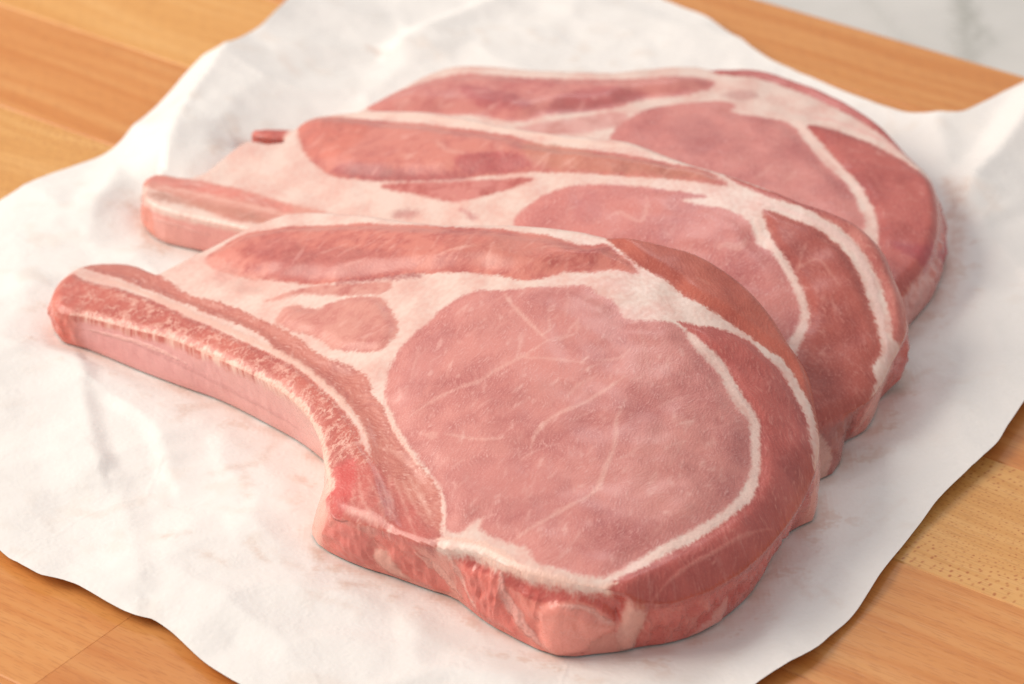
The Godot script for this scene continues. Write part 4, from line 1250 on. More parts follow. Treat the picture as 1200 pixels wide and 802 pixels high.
func middle_chop_data() -> Dictionary:
	var d := {}
	d.surf = [8.3,-19.2,26.256,24.065,-20.704,-11.391,2.38,-14.464,-13.503,-1.379,3.437,0.942]
	d.top = [-27.25,-5.52,-30.13,-7.78,-33.03,-10,-35.94,-12.22,-38.82,-14.47,-41.67,-16.76,-44.43,-19.16,-47.09,-21.67,-49.7,-24.23,-52.36,-26.74,-55.14,-29.11,-58.01,-31.38,-60.94,-33.56,-63.92,-35.67,-66.97,-37.69,-70.09,-39.59,-73.26,-41.41,-76.45,-43.2,-79.66,-44.95,-82.89,-46.66,-86.13,-48.36,-89.33,-50.13,-92.37,-52.15,-94.66,-54.87,-95.55,-58.42,-96.08,-62.03,-96.21,-65.68,-94.16,-68.54,-90.63,-68.38,-87.33,-66.8,-83.84,-65.85,-80.69,-67.45,-78.6,-70.44,-76.85,-73.64,-74.91,-76.74,-73.01,-79.87,-70.32,-82.2,-67.04,-80.84,-64.12,-78.63,-60.9,-78.19,-59.53,-81.56,-57.95,-84.84,-55.94,-87.87,-52.59,-89.17,-48.94,-89.04,-45.34,-88.45,-41.79,-87.58,-38.31,-86.44,-34.95,-85,-31.68,-83.38,-28.47,-81.63,-25.31,-79.79,-22.21,-77.85,-19.21,-75.76,-16.32,-73.53,-13.49,-71.21,-10.69,-68.86,-7.99,-66.4,-5.34,-63.88,-2.54,-61.53,0.39,-59.35,3.37,-57.23,6.39,-55.17,9.45,-53.16,12.56,-51.24,15.78,-49.51,19.1,-47.99,22.44,-46.5,25.72,-44.89,28.92,-43.12,31.83,-40.91,34.54,-38.46,37.22,-35.98,40,-33.6,42.84,-31.3,45.81,-29.17,49.03,-27.44,52.2,-25.63,55.3,-23.69,58.43,-21.79,61.61,-19.99,64.74,-18.11,67.62,-15.86,70.77,-14.02,74.15,-12.62,77.52,-11.22,80.86,-9.71,83.99,-7.85,86.62,-5.32,88.8,-2.39,90.42,0.88,91.25,4.44,91.95,8.02,92.84,11.57,93.59,15.15,93.93,18.78,93.87,22.44,93.32,26.05,92.14,29.5,90.61,32.82,89.1,36.15,87.69,39.52,86.19,42.86,84.57,46.13,82.33,49,79.4,51.19,76.18,52.91,73.01,54.73,69.69,56.23,66.19,57.26,62.68,56.49,59.75,54.32,56.93,52,53.95,49.87,50.95,47.79,47.94,45.72,44.89,43.7,41.79,41.75,38.64,39.91,35.41,38.19,32.14,36.55,28.86,34.93,25.59,33.3,22.35,31.62,19.15,29.84,15.99,28.01,12.84,26.15,9.73,24.23,6.65,22.26,3.63,20.2,0.69,18.03,-2.14,15.71,-4.87,13.28,-7.56,10.81,-10.26,8.34,-13.03,5.96,-15.85,3.63,-18.69,1.32,-21.53,-0.97,-24.39,-3.25]
	d.bottom = [-26.11,-6.96,-28.93,-9.28,-31.74,-11.59,-34.56,-13.9,-37.36,-16.21,-40.16,-18.55,-42.92,-20.93,-45.63,-23.38,-48.32,-25.84,-51.07,-28.25,-53.93,-30.56,-56.87,-32.83,-59.88,-35.01,-62.97,-37.06,-66.15,-38.94,-69.43,-40.63,-72.78,-42.19,-76.15,-43.73,-79.58,-45.21,-83.05,-46.64,-86.49,-48.07,-89.72,-49.66,-92.42,-52.01,-95.33,-56.27,-96.18,-58.74,-96.51,-61.71,-96.28,-65.62,-94.13,-68.55,-90.63,-68.38,-87.33,-66.8,-83.84,-65.85,-80.69,-67.45,-78.6,-70.44,-76.85,-73.64,-74.91,-76.74,-73.01,-79.87,-70.32,-82.2,-67.04,-80.84,-64.12,-78.63,-60.9,-78.19,-59.53,-81.56,-57.95,-84.84,-55.94,-87.87,-52.59,-89.17,-48.94,-89.04,-45.34,-88.45,-41.79,-87.58,-38.31,-86.44,-34.95,-85,-31.68,-83.38,-28.47,-81.63,-25.31,-79.79,-22.21,-77.85,-19.21,-75.76,-16.32,-73.53,-13.49,-71.21,-10.69,-68.86,-7.99,-66.4,-5.34,-63.88,-2.54,-61.53,0.39,-59.35,3.37,-57.23,6.39,-55.17,9.45,-53.16,12.56,-51.24,15.78,-49.51,19.1,-47.99,22.44,-46.5,25.72,-44.89,28.92,-43.12,31.83,-40.91,34.54,-38.46,37.22,-35.98,40,-33.6,42.84,-31.3,45.81,-29.17,49.03,-27.44,52.2,-25.63,55.3,-23.69,58.43,-21.79,61.61,-19.99,64.74,-18.11,67.62,-15.86,70.77,-14.02,74.15,-12.62,77.52,-11.22,80.86,-9.71,83.99,-7.85,86.62,-5.32,88.8,-2.39,90.42,0.88,91.25,4.44,91.95,8.02,92.84,11.57,93.59,15.15,94.18,18.87,93.76,22.4,90.16,25.01,87.88,28.01,87.04,31.4,86.11,34.82,85.02,38.34,83.53,41.5,81.37,43.97,79.09,45.8,77.1,47.84,76.51,55.18,74.14,60.59,70.52,63.34,66.39,63.74,62.88,60.82,60.67,55.25,58.46,50.33,55.78,46.95,52.92,44.36,49.97,42.13,46.96,40.1,43.88,38.17,40.72,36.3,37.47,34.58,34.16,32.99,30.83,31.46,27.49,29.94,24.17,28.39,20.9,26.78,17.65,25.17,14.4,23.57,11.18,21.95,8,20.26,4.88,18.45,1.86,16.47,-1.03,14.29,-3.81,11.97,-6.55,9.57,-9.28,7.16,-12.06,4.8,-14.87,2.46,-17.68,0.1,-20.49,-2.26,-23.3,-4.61]
	d.low = [0.4,0.4,0.4,0.4,0.4,0.4,0.4,0.4,0.4,0.4,0.4,0.4,0.4,0.4,0.4,0.4,0.4,0.4,0.4,0.4,0.4,0.4,0.4,0.4,0.4,0.4,0.4,0.4,0.4,0.4,0.4,0.4,0.4,0.4,0.4,0.4,0.4,0.4,0.4,0.4,0.4,0.4,0.4,1,1.9,2.7,3.6,4.5,5.3,6.1,7,7.8,8.6,9.3,10,10.6,11.3,11.8,12.4,12.9,13.4,14,14.5,15,15.6,16.1,16.6,17.1,17.5,17.9,18,18.1,18.1,18.1,18.1,18,18,17.9,17.7,17.5,17.1,16.8,16.2,15.7,15.1,14.5,13.8,12.9,11.9,10.8,9.6,8.6,7.5,6.4,5.2,4.2,3.1,1.1,0.2,0.3,0.4,0.4,0.4,0.4,0.4,0.4,0.4,0.4,0.4,0.4,0.4,0.4,0.4,0.4,0.4,0.4,0.4,0.4,0.4,0.4,0.4,0.4,0.4,0.4,0.4,0.4,0.4,0.4,0.4,0.4,0.4,0.4,0.4,0.4,0.4,0.4,0.4,0.4,0.4,0.4]
	d.curl = [1.7,1.7,1.7,1.7,1.7,1.7,1.6,1.4,1.2,1.1,1,0.9,1,1,1,1,1,1,1,1,1,1,1,1,0.9,1.3,2.7,3.1,3,3,3,3,3,3,3,3,3,3,3,3,3,3,3,3,3,3,3,3,3,3,3,3,3,3,3,3,3,3,3,3,3,3,3,3,3,3,3,3,3,3,3,3,3,3,3,3,3,3,3,3,3,3,3,3,3,3,3,3,3,3,3,3,3,3,3,3.1,3,2,1.6,1.7,1.7,1.7,1.7,1.7,1.7,1.7,1.7,1.7,1.7,1.7,1.7,1.7,1.7,1.7,1.7,1.7,1.7,1.7,1.7,1.7,1.7,1.7,1.7,1.7,1.7,1.7,1.7,1.7,1.7,1.7,1.7,1.7,1.7,1.7,1.7,1.7,1.7,1.7,1.7,1.7]
	d.around = 511.8
	d.flap = [-56.7,-82.8,-55.1,-85.7,-48.2,-85.7,-36.6,-78.2,-22.2,-69,-11,-61.3,0,-53.3,8.6,-46,19.3,-40.1,29.9,-34.6,40.3,-29.2,47.5,-25.7,52.5,-20.2,51.5,-19.3,42.1,-22.5,31.7,-25.6,16,-31.6,0,-37.1,-8.6,-39,-21.6,-42.3,-32.7,-46.7,-43.8,-52.2,-49.7,-58.7,-53.9,-67.4,-55.6,-75.2]
	d.strip = [-32.6,-45.2,-21.6,-41.6,-10.8,-38,5.3,-33.1,0,-31.2,-6.4,-30.1,-11.8,-30.1,-17.1,-32.1,-24.4,-37.7,-31.4,-42.6]
	d.eye = [0.4,-17.5,5.3,-23.6,10.6,-26.2,18.4,-26.1,31.6,-21.9,42,-17.9,47.7,-15.5,41.2,-14.5,49.4,-11.2,55.1,-8,58,-3.9,59.1,2.1,62.6,6,65.3,12.7,67.3,18.8,68.2,24.9,67.3,28.9,65.3,32.8,59.5,43.4,47.8,40.1,20.3,22.3,4.2,-1.4]
	d.cap = [61.6,-9.3,68.5,-6.1,75.4,-1.8,79.8,3.5,82.8,10.5,84.5,18,85.7,24.3,86.4,30.2,86.4,35.3,84.1,39.6,84.5,44.5,78.5,57.2,70.3,62.4,62.7,58.9,64.5,43.5,68.1,33.5,70,28.2,70.3,22.9,69.1,16.8,66.5,9.3,63.8,3.1,62.2,-2.3]
	d.rim = [63.8,-15.3,70.8,-10.9,77.8,-5.8,82.6,-0.5,86.6,7.4,88.8,16.2,90,26.8,90.5,30.6,98.9,28.3,98.5,9.2,91.5,-6.3,79.5,-14.5,63.2,-22.8]
	d.red = [52.7,-23.2,59.8,-18.8,68.9,-13.6,69.9,-11.7,62.7,-14.6,55.7,-19.7]
	d.rib = [-96.7,-62.3,-95.5,-66.4,-91.6,-68.3,-85.6,-62.6,-79.8,-60.9,-68.2,-53.9,-56.7,-45,-47.7,-39.1,-43.1,-33.4,-58.5,-37.7,-71.9,-42.5,-81.3,-50.9,-88.4,-56.5,-93.1,-59.3]
	d.line_eyeline = [59.7,-5.9,60.5,-0.8,62.9,3.6,65.4,10.2,67.7,16.3,69.1,23,68.8,28.3,66.4,34]
	d.line_outer = [58.5,-14.1,61.5,-12.1,69,-8.5,76.6,-3.8,82,2,85,9.5,86.6,17.6,87.5,27.4,88.2,33.7,87.1,37.8]
	d.line_fatrim = [-57.9,-86.8,-48.3,-87.8,-36.7,-81.7,-22.3,-72.7,-11,-64.3,0,-56.1,12.3,-47.4,23,-41.2,30,-38.5,38.3,-31.7]
	d.veins = [
		{"w": 1.30, "o": 0.60, "p": [-94.1,-60.6,-81.7,-56,-65.6,-46,-54.2,-39.2]},
		{"w": 1.00, "o": 0.30, "p": [-78.2,-68.5,-66.5,-61.4,-52.6,-50.3,-36.7,-38.1]},
		{"w": 0.90, "o": 0.30, "p": [-74.1,-74.3,-59.9,-63.6,-43.7,-47.9]},
		{"w": 1.40, "o": 0.45, "p": [23,-11,26.2,-13.3,29.2,-10.1,31.6,-8.3,33,-13.2,33,-17.4]},
		{"w": 1.20, "o": 0.35, "p": [36.3,-5.5,38.3,-2.2,39.9,-6.7]},
		{"w": 2.40, "o": 0.50, "p": [49.7,4.4,51.4,3.1,54.5,4.2,56.7,1.1]},
		{"w": 0.90, "o": 0.45, "p": [68.4,12.1,69.7,6.3,71.1,1.9]},
		{"w": 0.90, "o": 0.45, "p": [67.3,12.1,70.6,9.1,73.4,7.8,75.6,11,78.3,16.8]},
		{"w": 0.70, "o": 0.30, "p": [75,4.4,76.9,7.1]},
		{"w": 0.90, "o": 0.40, "p": [71.8,38.4,73.6,35.2]},
		{"w": 0.60, "o": 0.25, "p": [76,19.8,76.5,27.8]},
		{"w": 1.60, "o": 0.40, "p": [-19.7,-56.9,-16.3,-50.3,-11.9,-47.3]},
		{"w": 1.40, "o": 0.35, "p": [-4.3,-49.2,-2.2,-42.7]},
		{"w": 1.60, "o": 0.30, "p": [-28.5,-53.5,-25.1,-50.9]}]
	d.patches = [
		{"o": 0.70, "c": [196,128,110], "p": [-93,-58.1,-79.2,-52.1,-63.1,-41.8,-65.2,-39.8,-81.2,-49.4,-92.7,-55.3]},
		{"o": 0.70, "c": [222,128,116], "p": [-95.5,-66.4,-84.5,-63.3,-68.2,-53.5,-56.7,-44.2,-58.8,-43,-72.5,-51.9,-88.7,-60.1,-95.2,-63.1]},
		{"o": 0.50, "c": [212,112,94], "p": [-56.7,-82.8,-49.8,-85.9,-40.5,-79.6,-37.8,-67.8,-46.4,-60.8,-53.9,-68.8]},
		{"o": 0.45, "c": [176,92,90], "p": [-30.1,-32.2,-26.8,-32.3,-23.5,-29.8,-25.7,-28.5,-29.6,-30]},
		{"o": 0.45, "c": [176,84,86], "p": [-12.8,-27.1,-11.1,-25.8,-8.5,-22.2,-10.2,-22.8]},
		{"o": 0.30, "c": [184,104,108], "p": [19,-24.2,22.1,-17.5,20.9,-11.5,16.7,-11.1,15.2,-17.9]},
		{"o": 0.55, "c": [196,128,106], "p": [4.3,-48.4,17.2,-40.8,29.8,-32.2,52.6,-20.9,33.8,-25.8,12.8,-33.7,3.2,-40.6]},
		{"o": 0.70, "c": [182,76,80], "p": [-13,-47,0,-43.3,4.3,-38,-4.3,-38.8,-13,-41.4]},
		{"o": 0.65, "c": [172,78,80], "p": [-44,-57.4,-28.3,-48.4,-13,-41.8,-12.9,-39.2,-32.7,-46.7,-45,-54.2]}]
	d.side_marks = [
		{"c": [206,110,92], "o": 0.80, "d": 0.0, "p": [371.1,-1,367.4,-1,369.2,3.5,374.7,-1]},
		{"c": [204,104,92], "o": 0.60, "w": 1.5, "p": [341.8,17,363.8,2.1,367.4,8.2]},
		{"c": [232,178,164], "o": 0.70, "w": 1.5, "p": [371.1,10.4,376.6,11.2,378.4,18.8]},
		{"c": [220,170,158], "o": 0.00, "w": 2.0, "p": [393,1.7,389.4,2.4,383.9,6.4]},
		{"c": [166,92,84], "o": 0.85, "d": 0.0, "p": [394.8,1,387.5,2.8,383.9,2,383.9,18.5,389.4,19,393,18.7]},
		{"c": [214,166,152], "o": 0.80, "d": 0.0, "p": [398.5,1.3,394.8,1,391.2,11.8,393,19.8,396.7,20.4]},
		{"c": [222,178,160], "o": 0.70, "w": 1.2, "p": [393,1.8,391.2,-0.3,387.5,-0.8]},
		{"c": [196,84,72], "o": 0.80, "d": 0.0, "p": [380.2,-0.5,378.4,3.2,380.2,15.8,382,10.6]},
		{"c": [222,152,140], "o": 0.80, "d": 0.0, "p": [372.9,-0.6,361.9,8.2,367.4,16,374.7,13.8,378.4,10.4]},
		{"c": [236,186,176], "o": 0.50, "w": 1.2, "p": [84.1,7.8,74.9,6.5,64,8.6]},
		{"c": [224,132,112], "o": 0.70, "d": 0.0, "p": [91.4,12.8,82.3,2.8,80.4,19.9,84.1,20.6]}]
	d.side_tones = [{"u": 0.0643, "c": [222,150,142]}, {"u": 0.0929, "c": [226,158,150]}, {"u": 0.1214, "c": [228,162,154]}, {"u": 0.1571, "c": [230,165,154]}, {"u": 0.1643, "c": [230,168,156]}, {"u": 0.1786, "c": [222,140,122]}, {"u": 0.2000, "c": [220,140,128]}, {"u": 0.2214, "c": [232,180,168]}, {"u": 0.2571, "c": [230,180,168]}, {"u": 0.2786, "c": [218,140,126]}, {"u": 0.2857, "c": [214,120,106]}, {"u": 0.3143, "c": [226,160,146]}, {"u": 0.3357, "c": [234,196,182]}, {"u": 0.5143, "c": [234,198,184]}, {"u": 0.5500, "c": [200,120,110]}, {"u": 0.5929, "c": [200,98,94]}, {"u": 0.6214, "c": [206,106,98]}, {"u": 0.6714, "c": [204,104,96]}, {"u": 0.7000, "c": [204,104,96]}, {"u": 0.7143, "c": [222,160,148]}, {"u": 0.7357, "c": [214,130,118]}, {"u": 0.7500, "c": [172,92,84]}, {"u": 0.7714, "c": [190,130,118]}]
	return d

func rear_chop_data() -> Dictionary:
	var d := {}
	d.surf = [34,-72.5,17.082,3.981,-4.346,-5.773,6.168,-2.36,0.54,-5.367,-5.055,0.883]
	d.top = [55.61,-26.03,52.66,-28.72,49.71,-31.4,46.73,-34.06,43.72,-36.68,40.66,-39.25,37.54,-41.73,34.34,-44.12,31.05,-46.37,27.67,-48.5,24.24,-50.53,20.76,-52.5,17.27,-54.43,13.78,-56.37,10.29,-58.3,6.78,-60.19,3.25,-62.05,-0.3,-63.89,-3.85,-65.72,-7.39,-67.55,-10.93,-69.39,-14.45,-71.28,-17.96,-73.17,-21.5,-75.01,-25.09,-76.76,-28.75,-78.36,-32.47,-79.8,-36.23,-81.13,-40.01,-82.41,-43.79,-83.7,-47.54,-85.05,-51.3,-86.41,-55.04,-87.78,-58.79,-89.15,-62.57,-90.43,-66.37,-91.67,-69.8,-93.62,-70.27,-97,-66.31,-97.22,-62.47,-96.15,-58.55,-95.45,-54.57,-95.07,-50.6,-95.38,-46.83,-96.64,-43.61,-98.97,-40.72,-101.73,-37.81,-104.45,-34.75,-107.02,-31.68,-109.57,-28.75,-112.27,-25.99,-115.16,-22.9,-117.68,-19.59,-119.9,-15.8,-121.05,-11.82,-120.94,-7.86,-120.39,-3.92,-119.77,0,-119.02,3.91,-118.25,7.84,-117.53,11.79,-116.95,15.75,-116.47,19.72,-116.06,23.7,-115.77,27.69,-115.71,31.62,-116.34,35.44,-117.47,39.37,-118.17,43.31,-118.82,47.27,-119.3,51.23,-119.08,54.68,-117.12,58.63,-116.75,62.61,-116.96,66.59,-116.72,70.3,-115.29,73.58,-113.03,76.71,-110.55,79.78,-108,82.76,-105.34,85.6,-102.54,88.24,-99.55,90.71,-96.42,93.02,-93.16,95.16,-89.8,97.11,-86.32,98.81,-82.71,100.25,-78.98,101.56,-75.21,102.84,-71.43,104.23,-67.69,106.02,-64.13,107.71,-60.53,108.35,-56.6,108.48,-52.61,108.45,-48.62,108.41,-44.63,108.27,-40.64,107.94,-36.66,107.38,-32.71,106.65,-28.79,105.78,-24.89,104.71,-21.05,103.34,-17.3,101.63,-13.69,99.69,-10.21,97.59,-6.82,95.28,-3.57,92.07,-1.24,88.5,0.54,84.58,1.03,81.02,-0.66,78.07,-3.35,75.34,-6.26,72.59,-9.15,69.75,-11.95,66.95,-14.79,64.16,-17.65,61.36,-20.49,58.52,-23.29]
	d.bottom = [59.32,-30.08,56.32,-32.82,53.3,-35.56,50.26,-38.28,47.17,-40.96,44.03,-43.59,40.83,-46.14,37.55,-48.58,34.17,-50.89,30.71,-53.08,27.18,-55.18,23.61,-57.2,20.04,-59.18,16.49,-61.16,12.95,-63.12,9.4,-65.03,5.85,-66.9,2.3,-68.74,-1.26,-70.58,-4.84,-72.42,-8.42,-74.29,-11.99,-76.2,-15.58,-78.12,-19.19,-80,-22.85,-81.78,-26.58,-83.41,-30.37,-84.88,-34.21,-86.25,-38.06,-87.55,-41.9,-88.86,-45.69,-90.23,-49.49,-91.61,-53.26,-92.99,-56.94,-94.33,-60.36,-95.61,-63.53,-96.82,-67.31,-97.45,-70.47,-96.67,-66.31,-97.22,-62.47,-96.15,-58.55,-95.45,-54.57,-95.07,-50.6,-95.38,-46.83,-96.64,-43.61,-98.97,-40.72,-101.73,-37.81,-104.45,-34.75,-107.02,-31.68,-109.57,-28.75,-112.27,-25.99,-115.16,-22.9,-117.68,-19.59,-119.9,-15.8,-121.05,-11.82,-120.94,-7.86,-120.39,-3.92,-119.77,0,-119.02,3.91,-118.25,7.84,-117.53,11.79,-116.95,15.75,-116.47,19.72,-116.06,23.7,-115.77,27.69,-115.71,31.62,-116.34,35.44,-117.47,39.37,-118.17,43.31,-118.82,47.27,-119.3,51.23,-119.08,54.68,-117.12,58.63,-116.75,62.61,-116.96,66.59,-116.72,70.3,-115.29,73.58,-113.03,76.71,-110.55,79.78,-108,82.76,-105.34,85.6,-102.54,88.24,-99.55,90.71,-96.42,93.02,-93.16,95.16,-89.8,97.11,-86.32,98.81,-82.71,100.25,-78.98,101.56,-75.21,102.84,-71.43,104.22,-67.69,105.84,-63.98,107.59,-60.43,109.32,-57.38,111.01,-54.64,112.02,-51.53,112.08,-47.73,111.55,-43.58,110.76,-39.37,109.92,-35.32,109,-31.35,107.96,-27.42,106.75,-23.54,105.29,-19.76,103.53,-16.13,101.6,-12.61,99.6,-9.04,97.75,-5.14,94.64,-2.81,90.48,-2.07,86.11,-2.66,82.87,-4.73,80.63,-7.43,78.57,-10.27,76.3,-13.11,73.67,-15.92,70.92,-18.77,68.1,-21.64,65.22,-24.5,62.29,-27.32]
	d.low = [0.4,0.4,0.4,0.4,0.4,0.4,0.4,0.4,0.4,0.4,0.4,0.4,0.4,0.4,0.4,0.4,0.4,0.4,0.4,0.4,0.4,0.4,0.4,0.4,0.4,0.4,0.4,0.4,0.4,0.4,0.4,0.4,0.4,0.4,0.4,0.4,0.4,0.4,0.4,0.4,0.4,0.4,0.4,0.4,0.4,0.4,0.4,0.4,0.4,0.4,0.4,0.4,0.4,0.4,0.4,0.4,0.4,0.4,0.4,0.4,0.4,0.5,0.5,0.6,0.6,0.7,0.7,0.7,0.7,0.6,0.6,0.6,0.5,0.5,0.4,0.4,0.4,0.4,0.4,0.4,0.4,0.4,0.4,0.4,0.4,0.4,0.4,0.4,0.4,0.4,0.4,0.4,0.4,0.4,0.4,0.4,0.4,0.4,0.4,0.4,0.4,0.4,0.4,0.4,0.4,0.4,0.4,0.4,0.4,0.4,0.4,0.4,0.4,0.4,0.4,0.4,0.4,0.4,0.4,0.4]
	d.curl = [1.7,1.7,1.7,1.7,1.7,1.7,1.7,1.7,1.7,1.7,1.7,1.7,1.7,1.7,1.7,1.7,1.7,1.7,1.7,1.7,1.7,1.7,1.7,1.7,1.7,1.7,1.7,1.7,1.8,1.7,1.6,1.5,1.2,1,0.9,0.8,1.3,3.1,3,3,3,3,3,3,3,3,3,3,3,3,3,3,3,3,3,3,3,3,3,3,3,3,3,3,3,3,3,3,3,3,3,3,3,3,3,3,3,3,3,3,3,3,3,3,3,3,3,3,3,3,3,3.1,3,2.7,2.1,1.7,1.6,1.6,1.7,1.7,1.7,1.7,1.7,1.7,1.7,1.7,1.7,1.7,1.7,1.7,1.7,1.7,1.7,1.7,1.7,1.7,1.7,1.7,1.7,1.7]
	d.around = 478.9
	d.flap = [-39.6,-100.6,-35.8,-103.8,-29.6,-107.7,-24.4,-111.1,-16.3,-114.4,-7,-113.7,10.4,-110.8,27.8,-109.1,44.1,-110.9,53.7,-109.3,54,-104.7,45.9,-99.2,33.7,-97.6,27.4,-92.7,11.4,-91.1,1.6,-88,-9.1,-92.3,-22.9,-94.9,-34.4,-96.5]
	d.eye = [27.1,-81.1,33.4,-89.5,41.1,-94,54.9,-96.1,59.8,-93.6,58.7,-90.2,64.6,-87.2,73.4,-83.4,76.7,-74.8,80.2,-63.4,86.2,-50.3,88.3,-38.2,88.7,-30.5,82.6,-16.8,70.2,-20.5,53.6,-28.8,32.9,-53.1,25.6,-69]
	d.cap = [78.3,-82.5,89.8,-76.6,101.2,-64.6,107.4,-55.3,111.8,-50.9,110.4,-18.8,100,0.7,92.1,-4.1,91.5,-21.1,92.2,-33.9,89.7,-49.6,85.1,-60.4,81.6,-71.6]
	d.rim = [55.5,-113,66.5,-110.1,74.9,-104.5,85.6,-93.6,94.8,-81.6,103.3,-65.7,107.3,-61,111.4,-68.5,100.3,-91.7,89.1,-107.8,75.9,-118.1,55.1,-121.6]
	d.strip = [0,-84.2,13.6,-88.1,26.2,-90.9,30.7,-88.7,27.1,-82.4,9,-79.6]
	d.tip = [-72.4,-96.8,-66.7,-97.2,-60.3,-95.3,-62.7,-88.1,-68.6,-90.1]
	d.line_eyeline = [75.8,-84.9,77.6,-78.6,81.3,-67.9,86.9,-55.1,90.5,-41.2,91.3,-31]
	d.line_seam = [75,-89.7,84.9,-85.1,94.4,-77.7,102.4,-67.9,105.8,-61.3]
	d.veins = [
		{"w": 1.40, "o": 0.30, "p": [61.4,-51.5,64.9,-55.8,67.4,-60.2]},
		{"w": 1.20, "o": 0.25, "p": [70.1,-51.4,73.9,-58]},
		{"w": 0.80, "o": 0.25, "p": [92.7,-58.4,94.8,-45.6]},
		{"w": 1.50, "o": 0.25, "p": [23,-103.9,32.2,-101.1]}]
	d.patches = [
		{"o": 0.60, "c": [178,80,82], "p": [13.8,-98.3,27.6,-101.3,36.7,-100,32,-96.2,20.5,-92.2,9.1,-91.3]},
		{"o": 0.55, "c": [178,74,80], "p": [-13.9,-105.2,0,-99.4,4.6,-92.6,-9.2,-95.8]},
		{"o": 0.35, "c": [168,88,84], "p": [56.2,-99.6,62.1,-102.7,66.6,-99.7,61.8,-96.6]},
		{"o": 0.14, "c": [180,106,108], "p": [43.1,-86.2,52.1,-85.9,56,-74,47.8,-65.3,42.6,-74.6]},
		{"o": 0.60, "c": [172,50,62], "p": [94.9,-23.3,102.2,-21.8,106.5,-26.1,104.7,-14.4,97.6,-17.6]}]
	d.side_marks = [
		{"c": [214,150,142], "o": 0.70, "d": 0.0, "p": [425,-0.6,413.1,2.8,413.1,15.3,425,19.1,429,19.6]},
		{"c": [186,66,76], "o": 0.80, "d": 0.0, "p": [375.2,20.8,385.1,21.8,393.1,20.3,401.1,5.2]}]
	d.side_tones = [{"u": 0.1583, "c": [210,130,120]}, {"u": 0.3083, "c": [216,110,98]}, {"u": 0.3250, "c": [216,110,98]}, {"u": 0.3417, "c": [230,180,166]}, {"u": 0.3833, "c": [224,130,118]}, {"u": 0.4000, "c": [228,150,136]}, {"u": 0.4417, "c": [234,190,176]}, {"u": 0.5500, "c": [234,190,178]}, {"u": 0.5833, "c": [230,180,168]}, {"u": 0.5917, "c": [196,96,92]}, {"u": 0.7083, "c": [184,76,76]}, {"u": 0.7500, "c": [178,66,66]}, {"u": 0.7667, "c": [212,122,112]}, {"u": 0.7917, "c": [196,92,88]}, {"u": 0.8833, "c": [206,126,118]}, {"u": 0.9167, "c": [200,110,100]}]
	return d

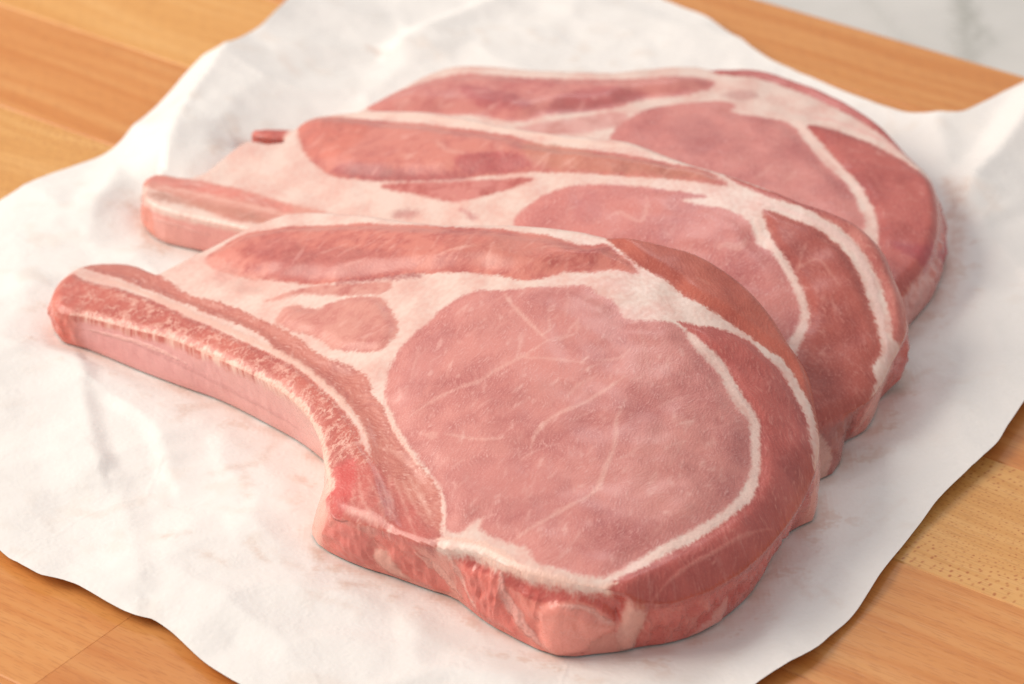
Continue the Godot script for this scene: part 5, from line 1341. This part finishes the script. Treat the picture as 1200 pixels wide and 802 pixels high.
func paper_data() -> Dictionary:
	var d := {}
	d.edge = [-134.9,-68.9,-127.1,-78.8,-119.2,-89.4,-108.1,-103.1,-103.2,-117.3,-97.9,-131.2,-93,-144.5,-87.4,-152,-81,-150.1,-75.6,-159.7,-70.9,-169.1,-63.8,-188,-52,-228.4,-32,-257.7,-5.4,-274.5,21.1,-244.5,36,-215.9,45.7,-200.5,55.3,-188.4,64.5,-173.4,74.4,-155.9,84.4,-142.8,92,-133.4,97.4,-127.7,103.9,-121.3,110.4,-116.1,121.7,-113.2,129.1,-116.7,135.3,-120.2,141.4,-123.2,154,-130.3,166.4,-133.6,169.3,-102.7,157.3,-52.6,139.2,-4.1,121.7,31.8,116.2,43.1,112.4,50.7,104.1,62.2,97.1,72.5,90,84.9,84.2,95.8,78.3,108,73.8,116.7,68.6,124.3,63.5,131.5,51.9,141.9,38.7,155.8,20.8,170,0,178.4,-25.9,170,-43.9,157.2,-53.4,146.9,-58.8,141.6,-64,136.1,-70.1,128.2,-73.6,123.4,-77.3,119.6,-81.1,118.2,-87,114.1,-93.2,108.7,-98.2,105.1,-101.2,104.1,-104.1,103.1,-109.5,97.8,-113.8,93.1,-128.1,73.2,-146.1,43.8,-157.9,10,-156.8,-21.4,-146.7,-56.1]
	d.lifts = [
		{"x": 154.4, "z": -152.8, "h": 16.0, "r": 46.0},
		{"x": -122.2, "z": -75.1, "h": 3.0, "r": 26.0},
		{"x": -134.0, "z": 31.0, "h": 4.0, "r": 30.0},
		{"x": 121.8, "z": 31.0, "h": 2.5, "r": 26.0}]
	d.ridges = [
		{"h": 9.0, "left": 13.0, "right": 40.0, "p": [-92.3,-90.2,-88.5,-119.7,-81.3,-149.9,-71.9,-181.8]},
		{"h": 1.8, "left": 8.0, "right": 12.0, "p": [-109.7,-59.4,-105.9,-81.8,-101.7,-109.3]},
		{"h": 3.0, "left": 7.0, "right": 14.0, "p": [-32,-164.5,-21.2,-178.3,-5.1,-197.2]},
		{"h": 5.0, "left": 9.0, "right": 18.0, "p": [122.4,-76.9,131.1,-91.6,144.5,-114.5]},
		{"h": 1.3, "left": 4.0, "right": 15.0, "p": [-104.3,13.5,-99.5,40.9,-95.1,57.7]},
		{"h": 0.7, "left": 5.0, "right": 14.0, "p": [-95.1,57.7,-86.9,77.4,-81.1,107.8]},
		{"h": 1.0, "left": 10.0, "right": 4.0, "p": [-98.1,25.5,-84.4,40.9,-78.5,63.2]},
		{"h": 0.9, "left": 8.0, "right": 8.0, "p": [-125.4,-28.5,-109.5,-22,-96.4,-41.9]},
		{"h": 1.6, "left": 20.0, "right": 14.0, "p": [115.7,-119.7,119.9,-74.5,127.1,-41.9]},
		{"h": 0.5, "left": 7.0, "right": 7.0, "p": [-76,91.2,-65.6,77.4,-51.3,91.2]},
		{"h": 0.8, "left": 10.0, "right": 10.0, "p": [-67.7,123.9,-55.9,107.8,-33.4,111.1]},
		{"h": 1.0, "left": 12.0, "right": 10.0, "p": [-62.3,-157.7,-39.3,-163.3,-19.6,-163.3]}]
	d.stains_and_shade = [
		{"w": 2.4, "o": 0.35, "p": [-79.6,39.3,-76.2,31.6,-69.4,27.7]},
		{"w": 2.0, "o": 0.30, "p": [-68.8,61.6,-59.3,56.1,-56,46.9]},
		{"w": 1.0, "o": 0.30, "p": [-60.2,72.4,-61.9,61.6]},
		{"w": 1.0, "o": 0.40, "p": [-78.3,88,-73.5,87.3]},
		{"w": 1.0, "o": 0.45, "p": [-59.1,89.7,-54.8,97.1]},
		{"w": 1.3, "o": 0.35, "p": [-69.1,94.8,-63.1,99.8]},
		{"w": 1.0, "o": 0.50, "p": [-37.4,105.1,-29.9,105.7]},
		{"w": 1.7, "o": 0.25, "p": [-51,96.5,-47.1,99.8]},
		{"w": 1.7, "o": 0.50, "p": [109.4,-30.3,113.6,-48.3,116.4,-66.8,115.1,-81.2]},  # this and the next: juice stain plus the rear chop's soft shadow, painted
		{"w": 1.3, "o": 0.30, "p": [119.6,-71.6,115.3,-43.7,109.5,-17.3]},
		{"w": 1.7, "o": 0.40, "p": [-41.8,-164.3,-36.7,-159.8]},
		{"w": 3.4, "o": 0.18, "p": [-65.6,-151.4,-60.2,-140.4]},
		{"w": 1.3, "o": 0.50, "p": [-98.9,-66.8,-94.6,-50.5]},
		{"w": 1.0, "o": 0.40, "p": [-44.8,89.7,-42.5,96.5]},
		{"w": 1.3, "o": 0.22, "p": [61.9,103.1,65.1,109.7]},
		{"w": 1.0, "o": 0.20, "p": [67.3,106.4,71.4,112.9]},
		{"w": 1.3, "o": 0.20, "p": [-44.7,109.7,-33.3,116.1]},
		{"w": 1.3, "o": 0.20, "p": [-94.6,-0.4,-90.6,7.8]},
		{"w": 2.0, "o": 0.35, "p": [-80.3,-88.6,-78.1,-96.1]},
		{"w": 1.0, "o": 0.30, "p": [-74,125.6,-72.3,124]},
		{"w": 0.7, "o": 0.12, "p": [76.2,89.7,89.4,72.4]},
		{"w": 2.4, "o": 0.25, "p": [94.6,19.9,101.2,15.9]}]
	return d

func counter_veins() -> Array:
	return [
		[145,-339.9,147.1,-301.8,145.4,-272.2,144.2,-250.1,144.1,-211.1],
		[146.7,-298.4,149,-275.4,152.6,-259.5],
		[110.2,-339.9,115.2,-298.4,125.4,-259.5]]
